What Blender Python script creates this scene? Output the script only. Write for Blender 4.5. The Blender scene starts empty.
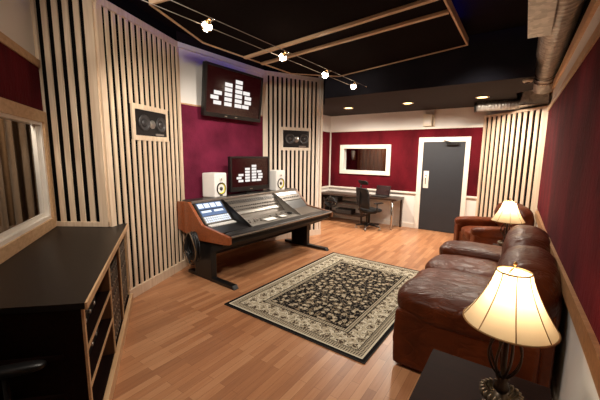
import bpy, bmesh, math, random
from math import sin, cos, pi, radians, sqrt, atan2
from mathutils import Vector, Matrix, noise
random.seed(7)
C = bpy.context.scene.collection
scene = bpy.context.scene

# ------------------------------------------------------------------ colours / materials
def lin(c):
    return tuple(((v/255.0)/12.92 if v/255.0 <= .04045 else ((v/255.0+.055)/1.055)**2.4) for v in c) + (1.0,)

def base_mat(name):
    m = bpy.data.materials.new(name); m.use_nodes = True
    nt = m.node_tree
    return m, nt, nt.nodes['Principled BSDF']

def mat(name, rgb, rough=.5, metal=0., var=.12, scale=8., bump=0., bscale=60., coat=0., spec=.5, sx=(1, 1, 1), emit=0., emit_rgb=None):
    m, nt, b = base_mat(name)
    c = lin(rgb)
    tc = nt.nodes.new('ShaderNodeTexCoord'); mp = nt.nodes.new('ShaderNodeMapping')
    mp.inputs['Scale'].default_value = sx
    nt.links.new(tc.outputs['Object'], mp.inputs['Vector'])
    n = nt.nodes.new('ShaderNodeTexNoise'); n.inputs['Scale'].default_value = scale; n.inputs['Detail'].default_value = 4
    nt.links.new(mp.outputs['Vector'], n.inputs['Vector'])
    r = nt.nodes.new('ShaderNodeValToRGB')
    r.color_ramp.elements[0].position = .3; r.color_ramp.elements[1].position = .7
    r.color_ramp.elements[0].color = tuple(max(0, v*(1-var)) for v in c[:3]) + (1,)
    r.color_ramp.elements[1].color = tuple(min(1, v*(1+var)) for v in c[:3]) + (1,)
    nt.links.new(n.outputs['Fac'], r.inputs['Fac']); nt.links.new(r.outputs['Color'], b.inputs['Base Color'])
    b.inputs['Roughness'].default_value = rough; b.inputs['Metallic'].default_value = metal
    b.inputs['Specular IOR Level'].default_value = spec
    b.inputs['Coat Weight'].default_value = coat
    if bump:
        n2 = nt.nodes.new('ShaderNodeTexNoise'); n2.inputs['Scale'].default_value = bscale; n2.inputs['Detail'].default_value = 5
        nt.links.new(mp.outputs['Vector'], n2.inputs['Vector'])
        bp = nt.nodes.new('ShaderNodeBump'); bp.inputs['Strength'].default_value = bump; bp.inputs['Distance'].default_value = .02
        nt.links.new(n2.outputs['Fac'], bp.inputs['Height']); nt.links.new(bp.outputs['Normal'], b.inputs['Normal'])
    if emit:
        b.inputs['Emission Color'].default_value = lin(emit_rgb or rgb); b.inputs['Emission Strength'].default_value = emit
    return m

def math_node(nt, op, a, b=None, c=None):
    n = nt.nodes.new('ShaderNodeMath'); n.operation = op
    for i, v in enumerate((a, b, c)):
        if v is None: continue
        if isinstance(v, (int, float)): n.inputs[i].default_value = v
        else: nt.links.new(v, n.inputs[i])
    return n.outputs[0]

def mixc(nt, fac, a, b):
    n = nt.nodes.new('ShaderNodeMix'); n.data_type = 'RGBA'
    if isinstance(fac, (int, float)): n.inputs[0].default_value = fac
    else: nt.links.new(fac, n.inputs[0])
    for i, v in ((6, a), (7, b)):
        if isinstance(v, tuple): n.inputs[i].default_value = v
        else: nt.links.new(v, n.inputs[i])
    return n.outputs[2]

def floor_mat():
    m, nt, b = base_mat('laminate_planks')
    tc = nt.nodes.new('ShaderNodeTexCoord'); mp = nt.nodes.new('ShaderNodeMapping')
    mp.inputs['Rotation'].default_value = (0, 0, radians(90))
    nt.links.new(tc.outputs['Object'], mp.inputs['Vector'])
    br = nt.nodes.new('ShaderNodeTexBrick')
    br.inputs['Scale'].default_value = 1.0
    br.inputs['Brick Width'].default_value = .62; br.inputs['Row Height'].default_value = .068
    br.inputs['Mortar Size'].default_value = .0012; br.inputs['Mortar Smooth'].default_value = .2
    br.inputs['Bias'].default_value = 0.0
    br.offset = .37; br.offset_frequency = 2; br.squash = 1.0
    br.inputs['Color1'].default_value = (0, 0, 0, 1); br.inputs['Color2'].default_value = (1, 1, 1, 1)
    br.inputs['Mortar'].default_value = (.0, .0, .0, 1)
    nt.links.new(mp.outputs['Vector'], br.inputs['Vector'])
    # grain stretched along the planks (world y)
    mg = nt.nodes.new('ShaderNodeMapping'); mg.inputs['Scale'].default_value = (22, 1.6, 1)
    nt.links.new(tc.outputs['Object'], mg.inputs['Vector'])
    ng = nt.nodes.new('ShaderNodeTexNoise'); ng.inputs['Scale'].default_value = 2.2; ng.inputs['Detail'].default_value = 6
    nt.links.new(mg.outputs['Vector'], ng.inputs['Vector'])
    fac = math_node(nt, 'MULTIPLY_ADD', br.outputs['Color'], .44, math_node(nt, 'MULTIPLY_ADD', ng.outputs['Fac'], .46, .07))
    r = nt.nodes.new('ShaderNodeValToRGB'); e = r.color_ramp.elements
    e[0].position = .12; e[0].color = lin((138, 90, 62)); e[1].position = .95; e[1].color = lin((202, 152, 112))
    k = e.new(.5); k.color = lin((176, 122, 84))
    nt.links.new(fac, r.inputs['Fac'])
    col = mixc(nt, math_node(nt, 'MULTIPLY', br.outputs['Fac'], .55), r.outputs['Color'], lin((92, 54, 34)))
    nt.links.new(col, b.inputs['Base Color'])
    b.inputs['Roughness'].default_value = .34; b.inputs['Specular IOR Level'].default_value = .45
    return m

def rug_mat(hx, hy):
    m, nt, b = base_mat('oriental_rug_pile')
    tc = nt.nodes.new('ShaderNodeTexCoord')
    sp = nt.nodes.new('ShaderNodeSeparateXYZ'); nt.links.new(tc.outputs['Object'], sp.inputs[0])
    X, Y = sp.outputs[0], sp.outputs[1]
    dx = math_node(nt, 'SUBTRACT', hx, math_node(nt, 'ABSOLUTE', X)); dy = math_node(nt, 'SUBTRACT', hy, math_node(nt, 'ABSOLUTE', Y))
    d = math_node(nt, 'MINIMUM', dx, dy)
    black = lin((20, 16, 16)); beige = lin((176, 165, 142)); tan = lin((138, 122, 98)); cream = lin((206, 198, 178)); grey = lin((118, 110, 98))
    def vor(scale, feat='F1', rnd=1.0):
        v = nt.nodes.new('ShaderNodeTexVoronoi'); v.feature = feat; v.inputs['Scale'].default_value = scale; v.inputs['Randomness'].default_value = rnd
        v.voronoi_dimensions = '2D'
        nt.links.new(tc.outputs['Object'], v.inputs['Vector']); return v
    def lt(a, t): return math_node(nt, 'LESS_THAN', a, t)
    def band(lo, hi):
        return math_node(nt, 'MULTIPLY', math_node(nt, 'GREATER_THAN', d, lo), lt(d, hi))
    # field: black ground, big cream flowers with dark hearts, small leaves, curling stems
    v1 = vor(10.5, rnd=.8); v2 = vor(25, rnd=1.0)
    nz = nt.nodes.new('ShaderNodeTexNoise'); nz.inputs['Scale'].default_value = 9; nz.inputs['Detail'].default_value = 2; nz.noise_dimensions = '2D'
    nt.links.new(tc.outputs['Object'], nz.inputs['Vector'])
    petal = math_node(nt, 'ADD', v1.outputs['Distance'], math_node(nt, 'MULTIPLY', v2.outputs['Distance'], .30))
    f = mixc(nt, lt(v2.outputs['Distance'], .24), black, grey)
    stem = math_node(nt, 'LESS_THAN', math_node(nt, 'ABSOLUTE', math_node(nt, 'SUBTRACT', nz.outputs['Fac'], .5)), .018)
    f = mixc(nt, math_node(nt, 'MULTIPLY', stem, .8), f, tan)
    f = mixc(nt, lt(petal, .42), f, tan)
    f = mixc(nt, lt(petal, .37), f, beige)
    f = mixc(nt, lt(petal, .27), f, lin((112, 96, 78)))
    f = mixc(nt, lt(petal, .2), f, cream)
    # main border: tan ground with cream rosettes
    w1 = vor(7.2, rnd=.25); w2 = vor(26, rnd=1)
    pb = math_node(nt, 'ADD', w1.outputs['Distance'], math_node(nt, 'MULTIPLY', w2.outputs['Distance'], .35))
    bd = mixc(nt, lt(w2.outputs['Distance'], .33), beige, lin((104, 92, 76)))
    bd = mixc(nt, lt(pb, .62), bd, cream)
    bd = mixc(nt, lt(pb, .50), bd, lin((84, 72, 56)))
    bd = mixc(nt, lt(pb, .41), bd, beige)
    bd = mixc(nt, lt(pb, .29), bd, lin((74, 60, 48)))
    # guard stripes: small chequer dots
    w3 = vor(40, rnd=.1)
    gd = mixc(nt, lt(w3.outputs['Distance'], .36), beige, lin((70, 62, 54)))
    c = f
    c = mixc(nt, lt(d, .385), c, gd)
    c = mixc(nt, band(.372, .385), c, black)
    c = mixc(nt, lt(d, .325), c, black)
    c = mixc(nt, lt(d, .315), c, bd)
    c = mixc(nt, lt(d, .125), c, lin((60, 52, 46)))
    c = mixc(nt, lt(d, .115), c, gd)
    c = mixc(nt, lt(d, .05), c, cream)
    c = mixc(nt, lt(d, .032), c, black)
    nt.links.new(c, b.inputs['Base Color'])
    b.inputs['Roughness'].default_value = .95; b.inputs['Specular IOR Level'].default_value = .1
    n2 = nt.nodes.new('ShaderNodeTexNoise'); n2.inputs['Scale'].default_value = 300
    nt.links.new(tc.outputs['Object'], n2.inputs['Vector'])
    bp = nt.nodes.new('ShaderNodeBump'); bp.inputs['Strength'].default_value = .4; bp.inputs['Distance'].default_value = .004
    nt.links.new(n2.outputs['Fac'], bp.inputs['Height']); nt.links.new(bp.outputs['Normal'], b.inputs['Normal'])
    return m

def leather_mat(name, dark, light):
    m, nt, b = base_mat(name)
    tc = nt.nodes.new('ShaderNodeTexCoord')
    n = nt.nodes.new('ShaderNodeTexNoise'); n.inputs['Scale'].default_value = 4; n.inputs['Detail'].default_value = 5
    nt.links.new(tc.outputs['Object'], n.inputs['Vector'])
    r = nt.nodes.new('ShaderNodeValToRGB'); e = r.color_ramp.elements
    e[0].position = .3; e[0].color = lin(dark); e[1].position = .75; e[1].color = lin(light)
    nt.links.new(n.outputs['Fac'], r.inputs['Fac']); nt.links.new(r.outputs['Color'], b.inputs['Base Color'])
    b.inputs['Roughness'].default_value = .38; b.inputs['Specular IOR Level'].default_value = .16
    # creases + pores
    mp = nt.nodes.new('ShaderNodeMapping'); mp.inputs['Scale'].default_value = (1.2, 2.6, 1.6)
    nt.links.new(tc.outputs['Object'], mp.inputs['Vector'])
    w = nt.nodes.new('ShaderNodeTexNoise'); w.inputs['Scale'].default_value = 3.6; w.inputs['Detail'].default_value = 2; w.inputs['Distortion'].default_value = 1.2
    nt.links.new(mp.outputs['Vector'], w.inputs['Vector'])
    ridge = math_node(nt, 'ABSOLUTE', math_node(nt, 'SUBTRACT', w.outputs['Fac'], .5))
    ridge = math_node(nt, 'MINIMUM', math_node(nt, 'MULTIPLY', ridge, 7.), .6)
    p = nt.nodes.new('ShaderNodeTexVoronoi'); p.inputs['Scale'].default_value = 260
    nt.links.new(tc.outputs['Object'], p.inputs['Vector'])
    h = math_node(nt, 'MULTIPLY_ADD', p.outputs['Distance'], .03, ridge)
    bp = nt.nodes.new('ShaderNodeBump'); bp.inputs['Strength'].default_value = .22; bp.inputs['Distance'].default_value = .03
    nt.links.new(h, bp.inputs['Height']); nt.links.new(bp.outputs['Normal'], b.inputs['Normal'])
    return m

def wood_mat(name, dark, light, rough=.45, axis='z', coat=0., spec=.5):
    m, nt, b = base_mat(name)
    tc = nt.nodes.new('ShaderNodeTexCoord'); mp = nt.nodes.new('ShaderNodeMapping')
    s = {'x': (1.5, 26, 26), 'y': (26, 1.5, 26), 'z': (26, 26, 1.5)}[axis]
    mp.inputs['Scale'].default_value = s
    nt.links.new(tc.outputs['Object'], mp.inputs['Vector'])
    n = nt.nodes.new('ShaderNodeTexNoise'); n.inputs['Scale'].default_value = 1.3; n.inputs['Detail'].default_value = 6; n.inputs['Distortion'].default_value = .6
    nt.links.new(mp.outputs['Vector'], n.inputs['Vector'])
    r = nt.nodes.new('ShaderNodeValToRGB'); e = r.color_ramp.elements
    e[0].position = .28; e[0].color = lin(dark); e[1].position = .72; e[1].color = lin(light)
    nt.links.new(n.outputs['Fac'], r.inputs['Fac']); nt.links.new(r.outputs['Color'], b.inputs['Base Color'])
    b.inputs['Roughness'].default_value = rough; b.inputs['Coat Weight'].default_value = coat
    b.inputs['Specular IOR Level'].default_value = spec
    return m

def duct_mat():
    m, nt, b = base_mat('galvanised_steel')
    tc = nt.nodes.new('ShaderNodeTexCoord')
    v = nt.nodes.new('ShaderNodeTexVoronoi'); v.inputs['Scale'].default_value = 22
    nt.links.new(tc.outputs['Object'], v.inputs['Vector'])
    r = nt.nodes.new('ShaderNodeValToRGB'); e = r.color_ramp.elements
    e[0].color = lin((150, 147, 140)); e[1].color = lin((205, 200, 192))
    nt.links.new(v.outputs['Color'], r.inputs['Fac']); nt.links.new(r.outputs['Color'], b.inputs['Base Color'])
    b.inputs['Metallic'].default_value = .45; b.inputs['Roughness'].default_value = .36
    return m

def shade_mat():
    m, nt, b = base_mat('lamp_shade_linen')
    nt.nodes.remove(b)
    out = nt.nodes['Material Output']
    d = nt.nodes.new('ShaderNodeBsdfDiffuse'); d.inputs[0].default_value = lin((226, 208, 176))
    t = nt.nodes.new('ShaderNodeBsdfTranslucent'); t.inputs[0].default_value = lin((240, 216, 176))
    tc = nt.nodes.new('ShaderNodeTexCoord'); n = nt.nodes.new('ShaderNodeTexNoise'); n.inputs['Scale'].default_value = 120
    nt.links.new(tc.outputs['Object'], n.inputs['Vector'])
    mx = nt.nodes.new('ShaderNodeMixShader')
    nt.links.new(math_node(nt, 'MULTIPLY_ADD', n.outputs['Fac'], .1, .45), mx.inputs[0])
    nt.links.new(d.outputs[0], mx.inputs[1]); nt.links.new(t.outputs[0], mx.inputs[2])
    nt.links.new(mx.outputs[0], out.inputs['Surface'])
    return m

def glass_mat(name, tint=(1, 1, 1, 1), mixf=.9):
    m, nt, b = base_mat(name)
    nt.nodes.remove(b); out = nt.nodes['Material Output']
    g = nt.nodes.new('ShaderNodeBsdfGlossy'); g.inputs['Roughness'].default_value = .02
    t = nt.nodes.new('ShaderNodeBsdfTransparent'); t.inputs[0].default_value = tint
    fr = nt.nodes.new('ShaderNodeFresnel'); fr.inputs['IOR'].default_value = 1.5
    mx = nt.nodes.new('ShaderNodeMixShader')
    ge = nt.nodes.new('ShaderNodeNewGeometry')
    fac = math_node(nt, 'MULTIPLY', fr.outputs[0], math_node(nt, 'SUBTRACT', 1., ge.outputs['Backfacing']))
    nt.links.new(fac, mx.inputs[0]); nt.links.new(t.outputs[0], mx.inputs[1]); nt.links.new(g.outputs[0], mx.inputs[2])
    nt.links.new(mx.outputs[0], out.inputs['Surface'])
    return m

def curtain_mat():
    m, nt, b = base_mat('brown_curtain')
    tc = nt.nodes.new('ShaderNodeTexCoord')
    n = nt.nodes.new('ShaderNodeTexNoise'); n.inputs['Scale'].default_value = 30
    nt.links.new(tc.outputs['Object'], n.inputs['Vector'])
    nt.links.new(mixc(nt, n.outputs['Fac'], lin((120, 86, 54)), lin((150, 112, 74))), b.inputs['Base Color'])
    b.inputs['Roughness'].default_value = .8
    return m

M = {}
M['floor'] = floor_mat()
M['black_ceiling'] = mat('black_paint_ceiling', (30, 24, 24), .95, var=.1, scale=3, spec=.05)
M['soffit_face'] = mat('charcoal_soffit', (44, 44, 52), .95, spec=.05, var=.1, scale=3)
M['soffit_brown'] = mat('brown_black_soffit', (30, 20, 14), .9, var=.1, scale=3)
M['cloud'] = mat('black_acoustic_fabric', (24, 18, 18), .95, var=.15, scale=40, bump=.1, bscale=300, spec=.05)
M['white'] = mat('white_wall_paint', (240, 236, 230), .6, var=.02, scale=3)
M['white_trim'] = mat('white_gloss_trim', (240, 232, 220), .35, var=.02)
M['red'] = mat('burgundy_fabric', (90, 16, 26), .9, var=.42, scale=2.6, bump=.35, bscale=30, spec=.12, sx=(1, 1, .45))
M['red_plum'] = mat('plum_burgundy_fabric', (104, 30, 54), .9, var=.28, scale=3, bump=.25, bscale=40, spec=.15)
M['slat'] = wood_mat('pale_maple_slat', (212, 184, 154), (236, 214, 188), .45)
M['slat_white'] = wood_mat('whitewashed_slat', (232, 216, 196), (246, 234, 218), .45)
M['maple_pale'] = wood_mat('pale_cloud_trim', (214, 178, 140), (236, 204, 170), .42, 'x')
M['rail_wood'] = wood_mat('tan_rail_wood', (150, 108, 72), (182, 136, 94), .42, 'x')
M['maple'] = wood_mat('maple_trim', (192, 150, 108), (218, 180, 138), .42, 'x')
M['slot'] = mat('black_backing', (8, 6, 6), .95, var=.1, spec=.1)
M['black'] = mat('black_satin', (16, 14, 14), .4, var=.15)
M['black_matte'] = mat('black_matte', (14, 12, 12), .75, var=.15)
M['black_top'] = mat('black_laminate_top', (24, 16, 13), .42, var=.12, scale=30, spec=.3)
M['dark_wood'] = wood_mat('dark_espresso_wood', (22, 10, 7), (34, 16, 11), .6, 'x', 0., .1)
M['brown_panel'] = wood_mat('brown_side_panel', (92, 56, 34), (118, 76, 46), .5)
M['console_wood'] = wood_mat('orange_cherry_wood', (122, 62, 32), (152, 82, 44), .35, 'x', .3)
M['silver'] = mat('brushed_silver', (176, 172, 166), .3, .85, var=.06, sx=(1, 40, 1))
M['steel'] = mat('polished_steel', (190, 188, 184), .18, 1., var=.03)
M['mixer'] = mat('grey_brown_console_metal', (92, 84, 76), .42, .35, var=.08)
M['mixer_dark'] = mat('dark_console_metal', (48, 44, 42), .4, .3, var=.1)
M['mixer_light'] = mat('pale_grey_console_bed', (138, 132, 124), .45, .3, var=.06)
M['knob'] = mat('knob_grey', (60, 58, 58), .35, var=.1)
M['fader'] = mat('white_fader_cap', (226, 224, 220), .4, var=.03)
M['lcd_blue'] = mat('blue_lit_display', (80, 100, 135), .2, var=.3, scale=60, emit=.22, emit_rgb=(120, 150, 200))
M['lcd_pale'] = mat('pale_lit_display', (190, 205, 225), .2, var=.15, scale=50, emit=.45, emit_rgb=(205, 220, 240))
M['paper'] = mat('white_paper', (238, 236, 232), .6, var=.02)
M['screen'] = mat('dark_maroon_screen', (30, 6, 10), .18, var=.3, scale=3, emit=.05, emit_rgb=(120, 20, 25))
M['logo'] = mat('white_lit_logo_bricks', (60, 60, 60), .4, var=.01, emit=.92, emit_rgb=(255, 250, 245))
M['white_plastic'] = mat('white_speaker_cabinet', (238, 236, 232), .3, var=.02)
M['yellow'] = mat('yellow_woven_cone', (222, 206, 40), .45, var=.15, scale=90)
M['leather'] = leather_mat('dark_brown_leather', (68, 29, 13), (100, 46, 21))
M['leather2'] = leather_mat('chestnut_leather', (78, 34, 15), (114, 54, 25))
M['shade'] = shade_mat()
M['shade_trim'] = mat('tan_shade_braid', (150, 112, 66), .7, var=.1)
M['bronze'] = mat('antique_bronze', (64, 50, 40), .35, .8, var=.3, scale=30)
M['pewter'] = mat('pewter_leaf', (128, 116, 100), .4, .7, var=.25, scale=40)
M['door_grey'] = mat('slate_grey_door', (46, 48, 53), .5, var=.06, scale=4)
M['duct'] = duct_mat()
M['glass'] = glass_mat('clear_glass')
M['curtain'] = curtain_mat()
M['booth_brown'] = wood_mat('booth_brown_wood', (88, 44, 20), (124, 66, 32), .5)
M['desk_wood'] = wood_mat('dark_walnut_desk', (44, 28, 20), (66, 44, 30), .35, 'x')
M['mesh'] = mat('black_chair_mesh', (22, 22, 24), .7, var=.2, scale=200)
M['bulb'] = mat('glowing_lamp', (255, 225, 170), .3, var=.01, emit=26, emit_rgb=(255, 232, 200))
M['downlight'] = mat('glowing_downlight', (255, 225, 170), .3, var=.01, emit=9, emit_rgb=(255, 214, 150))
M['led_blue'] = mat('blue_led_strip', (60, 60, 255), .4, var=.01, emit=13, emit_rgb=(40, 30, 255))
M['brass'] = mat('warm_brass', (196, 150, 90), .3, .9, var=.1)
M['cable'] = mat('black_cable', (18, 17, 18), .45, var=.1)
M['tan_cable'] = mat('tan_cable', (96, 74, 52), .5, var=.1)
M['wire'] = mat('tinned_wire', (170, 160, 150), .35, .6, var=.05)
M['ivory'] = mat('ivory_plastic', (236, 226, 206), .45, var=.03)
M['led_green'] = mat('small_green_lamp', (160, 220, 160), .4, var=.1, emit=1.2, emit_rgb=(170, 230, 180))

# ------------------------------------------------------------------ mesh builder
class MB:
    def __init__(s): s.bm = bmesh.new()
    def _xf(s, verts, mtx):
        if mtx is not None:
            for v in verts: v.co = mtx @ v.co
    def box(s, x0, x1, y0, y1, z0, z1, mtx=None, bev=0.):
        b = bmesh.new()
        vs = [b.verts.new((x, y, z)) for x in (x0, x1) for y in (y0, y1) for z in (z0, z1)]
        for q in ((0, 1, 3, 2), (4, 6, 7, 5), (0, 4, 5, 1), (2, 3, 7, 6), (0, 2, 6, 4), (1, 5, 7, 3)):
            b.faces.new([vs[i] for i in q])
        bmesh.ops.recalc_face_normals(b, faces=b.faces)
        if bev > 0: bmesh.ops.bevel(b, geom=b.edges[:], offset=bev, segments=2, profile=.6, affect='EDGES')
        s.merge(b, mtx); return s
    def merge(s, b, mtx=None):
        mp = {}
        for v in b.verts: mp[v] = s.bm.verts.new(mtx @ v.co if mtx is not None else v.co)
        for f in b.faces:
            try:
                nf = s.bm.faces.new([mp[v] for v in f.verts]); nf.smooth = f.smooth
            except ValueError: pass
        b.free()
    def prism(s, pts, d0, d1, axis='y', mtx=None, bev=0.):
        """pts: 2D outline; extruded along axis between d0 and d1."""
        b = bmesh.new()
        def P(p, d):
            return {'y': (p[0], d, p[1]), 'x': (d, p[0], p[1]), 'z': (p[0], p[1], d)}[axis]
        a = [b.verts.new(P(p, d0)) for p in pts]; c = [b.verts.new(P(p, d1)) for p in pts]
        b.faces.new(a); b.faces.new(list(reversed(c)))
        n = len(pts)
        for i in range(n): b.faces.new((a[i], c[i], c[(i+1) % n], a[(i+1) % n]))
        bmesh.ops.recalc_face_normals(b, faces=b.faces)
        if bev > 0: bmesh.ops.bevel(b, geom=b.edges[:], offset=bev, segments=2, profile=.6, affect='EDGES')
        s.merge(b, mtx); return s
    def lathe(s, prof, n=32, mtx=None, smooth=True, cap=True):
        b = bmesh.new(); rings = []
        for r, z in prof:
            if r < 1e-5: rings.append([b.verts.new((0, 0, z))])
            else: rings.append([b.verts.new((r*cos(2*pi*i/n), r*sin(2*pi*i/n), z)) for i in range(n)])
        for a, c in zip(rings, rings[1:]):
            for i in range(n):
                j = (i+1) % n
                if len(a) == 1 and len(c) == 1: continue
                if len(a) == 1: f = b.faces.new((a[0], c[j], c[i]))
                elif len(c) == 1: f = b.faces.new((a[i], a[j], c[0]))
                else: f = b.faces.new((a[i], a[j], c[j], c[i]))
                f.smooth = smooth
        if cap:
            for rg in (rings[0], rings[-1]):
                if len(rg) > 1: b.faces.new(rg)
        bmesh.ops.recalc_face_normals(b, faces=b.faces)
        s.merge(b, mtx); return s
    def tube(s, pts, r, n=10, closed=False, mtx=None, radii=None):
        b = bmesh.new(); pts = [Vector(p) for p in pts]; N = len(pts); rings = []
        up = None
        for i, p in enumerate(pts):
            if closed: t = pts[(i+1) % N] - pts[i-1]
            else: t = pts[min(i+1, N-1)] - pts[max(i-1, 0)]
            t.normalize()
            if up is None:
                up = Vector((0, 0, 1)) if abs(t.z) < .9 else Vector((1, 0, 0))
            u = up - t*up.dot(t)
            if u.length < 1e-4: u = t.orthogonal()
            u.normalize(); w = t.cross(u); up = u
            rr = radii[i] if radii else r
            rings.append([b.verts.new(p + u*rr*cos(2*pi*k/n) + w*rr*sin(2*pi*k/n)) for k in range(n)])
        for i in range(N if closed else N-1):
            a, c = rings[i], rings[(i+1) % N]
            for k in range(n):
                f = b.faces.new((a[k], a[(k+1) % n], c[(k+1) % n], c[k])); f.smooth = True
        if not closed:
            b.faces.new(rings[0]); b.faces.new(rings[-1])
        bmesh.ops.recalc_face_normals(b, faces=b.faces)
        s.merge(b, mtx); return s
    def cyl(s, p, q, r, n=16, r2=None): return s.tube([p, q], r, n, radii=[r, r if r2 is None else r2])
    def puff(s, c, size, p=4., res=14, wrinkle=0., seed=0, mtx=None, flat_bottom=False):
        """a stuffed cushion: superellipsoid on a subdivided cube, with soft wrinkles"""
        b = bmesh.new()
        bmesh.ops.create_cube(b, size=2)
        bmesh.ops.subdivide_edges(b, edges=b.edges[:], cuts=res, use_grid_fill=True)
        hx, hy, hz = size[0]/2, size[1]/2, size[2]/2
        for v in b.verts:
            d = v.co.copy()
            k = (abs(d.x)**p + abs(d.y)**p + abs(d.z)**p)**(1./p)
            d = d/k
            q = Vector((d.x*hx, d.y*hy, d.z*hz))
            if wrinkle:
                w = noise.noise(Vector((q.x*5+seed*3.1, q.y*8+seed, q.z*6))) + .5*noise.noise(Vector((q.x*13, q.y*17+seed, q.z*12)))
                q += d.normalized()*w*wrinkle
            v.co = q + Vector(c)
        for f in b.faces: f.smooth = True
        s.merge(b, mtx); return s
    def build(s, name, m, parent=None, loc=None):
        me = bpy.data.meshes.new(name); s.bm.to_mesh(me); s.bm.free()
        o = bpy.data.objects.new(name, me); C.objects.link(o)
        me.materials.append(M[m] if isinstance(m, str) else m)
        if parent is not None: o.parent = parent
        if loc is not None: o.location = loc
        return o

def tag(o, label=None, cat=None, group=None, kind=None):
    if label: o['label'] = label
    if cat: o['category'] = cat
    if group: o['group'] = group
    if kind: o['kind'] = kind
    return o
def thing(name, label, cat, loc=(0, 0, 0), rz=0., group=None):
    o = bpy.data.objects.new(name, None); C.objects.link(o)
    o.location = loc; o.rotation_euler = (0, 0, rz); o.empty_display_size = .1
    return tag(o, label, cat, group)
def struct(o): o['kind'] = 'structure'; return o
def copy_tree(o, parent=None):
    c = o.copy(); C.objects.link(c)
    if parent is not None: c.parent = parent
    for ch in list(o.children): copy_tree(ch, c)
    return c
def each(name, m, parent, mb, places):
    """one small piece, then copies of it (sharing the mesh) as parts of their own"""
    first = mb.build(name, m, parent); first.matrix_basis = places[0]
    for p in places[1:]:
        c = first.copy(); C.objects.link(c); c.parent = parent; c.matrix_basis = p
    return first
def T(x, y, z): return Matrix.Translation((x, y, z))
def Rz(a): return Matrix.Rotation(a, 4, 'Z')
def Rx(a): return Matrix.Rotation(a, 4, 'X')
def Ry(a): return Matrix.Rotation(a, 4, 'Y')
def frame_mtx(p, q):
    """local frame on a wall: x along p->q, y into the room (left of p->q), z up; origin at p on the floor"""
    d = Vector((q[0]-p[0], q[1]-p[1], 0)); a = atan2(d.y, d.x)
    return T(p[0], p[1], 0) @ Rz(a), d.length
def wbox(mb, mtx, u0, u1, z0, z1, o0, o1, bev=0.): return mb.box(u0, u1, o0, o1, z0, z1, mtx, bev)

# ------------------------------------------------------------------ room plan (metres; camera stands near x=0,y=0)
CEIL = 3.45
R0 = (.402, -1.62); R1 = (.242, 7.81); BL = (-4.48, 7.81)
NK = (-4.48, 5.92); S3b = (-3.58, 5.88); S3a = (-4.19, 4.68); S1a = (-4.19, 2.88); B1 = (-3.655, 1.585); A0 = (-4.16, 1.23)
W0 = A0; W1 = (.43, -1.64)

struct(MB().box(-7, 2.5, -3.5, 11, -.1, 0).build('floor', 'floor'))
struct(MB().box(-5.2, 1.0, -2.6, 8.1, CEIL, CEIL+.1).build('ceiling', 'black_ceiling'))
# lowered rear ceiling with charcoal face
sof = [(-4.47, 5.93), (-3.56, 5.93), (-3.17, 5.3), (.0, 5.3), (.0, 6.3), (-.22, 6.5), (-.22, 7.80), (-4.47, 7.80)]
s = struct(MB().prism(sof, 2.79, CEIL-.005, 'z').build('trim_1', 'soffit_brown'))
b = MB(); b.box(-3.17, .0, 5.285, 5.299, 2.79, CEIL-.006); b.prism([(-3.560, 5.915), (-3.17, 5.285), (-3.17, 5.299), (-3.55, 5.92)], 2.79, CEIL-.006, 'z')
b.build('front_face', 'soffit_face', s)

# right wall
mt, L = frame_mtx(R0, R1)
w = struct(wbox(MB(), mt, -.2, L, 0, CEIL, -.12, 0).build('wall_right', 'white'))
UC = 8.355 # position of the rear slat panel along the wall
wbox(MB(), mt, 0, UC, .90, 2.49, 0, .022).build('fabric_panel', 'red', w)
b = MB(); n_ = 24
rl = MB()
def railz(u): return .98 - .13*max(0, min(1, (u-3.4)/4.9))
pts0 = []
bm_ = bmesh.new()
for u0, u1 in ((0, 3.4), (3.4, 8.3)):
    za, zb = railz(u0), railz(u1)
    vs = []
    for (u, z) in ((u0, za), (u1, zb)):
        for o, dz in ((0, -.11), (.045, -.11), (.045, 0), (0, 0)):
            vs.append(bm_.verts.new((u, o, z+dz)))
    for q in ((0, 1, 5, 4), (1, 2, 6, 5), (2, 3, 7, 6), (3, 0, 4, 7), (0, 3, 2, 1), (4, 5, 6, 7)):
        bm_.faces.new([vs[i] for i in q])
bmesh.ops.recalc_face_normals(bm_, faces=bm_.faces)
rl.merge(bm_, mt); rl.build('chair_rail', 'rail_wood', w)
wbox(MB(), mt, 0, UC, 2.49, 2.57, 0, .035).build('panel_trim', 'maple', w)
wbox(MB(), mt, 0, UC+.3, 2.80, 2.90, 0, .03).build('upper_trim', 'maple', w)
wbox(MB(), mt, 0, L, 2.90, CEIL, 0, .012).build('upper_band', 'black_ceiling', w)
struct(wbox(MB(), mt, 0, UC, 0, .12, 0, .018).build('baseboard_right', 'white_trim'))

# back wall (opening for the booth window)
wx0, wx1, wz0, wz1 = -4.03, -2.845, 1.345, 1.915
b = MB()
for x0, x1, z0, z1 in ((-4.6, wx0, 0, CEIL), (wx1, .4, 0, CEIL), (wx0, wx1, 0, wz0), (wx0, wx1, wz1, CEIL)):
    b.box(x0, x1, 7.81, 7.93, z0, z1)
w = struct(b.build('wall_back', 'white'))
b = MB(); # red fabric around window and door
for x0, x1, z0, z1 in ((-4.46, -4.12, .88, 2.36), (-2.76, -2.06, .88, 2.36), (-4.12, -2.76, .88, 1.27), (-4.12, -2.76, 1.99, 2.36), (-2.06, -1.0, 2.16, 2.36), (-1.0, -.70, .88, 2.36)):
    b.box(x0, x1, 7.795, 7.81, z0, z1)
b.build('fabric_panel', 'red', w)
b = MB(); b.box(-4.46, -2.06, 7.775, 7.81, .84, .885, bev=.006); b.box(-1.0, -.70, 7.775, 7.81, .84, .885, bev=.006); b.build('chair_rail', 'white_trim', w)
MB().box(-4.46, .2, 7.785, 7.81, 2.36, 2.40).build('panel_trim', 'white_trim', w)
struct(MB().box(-4.46, -2.06, 7.79, 7.81, 0, .11).build('baseboard_back', 'white_trim'))
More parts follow.
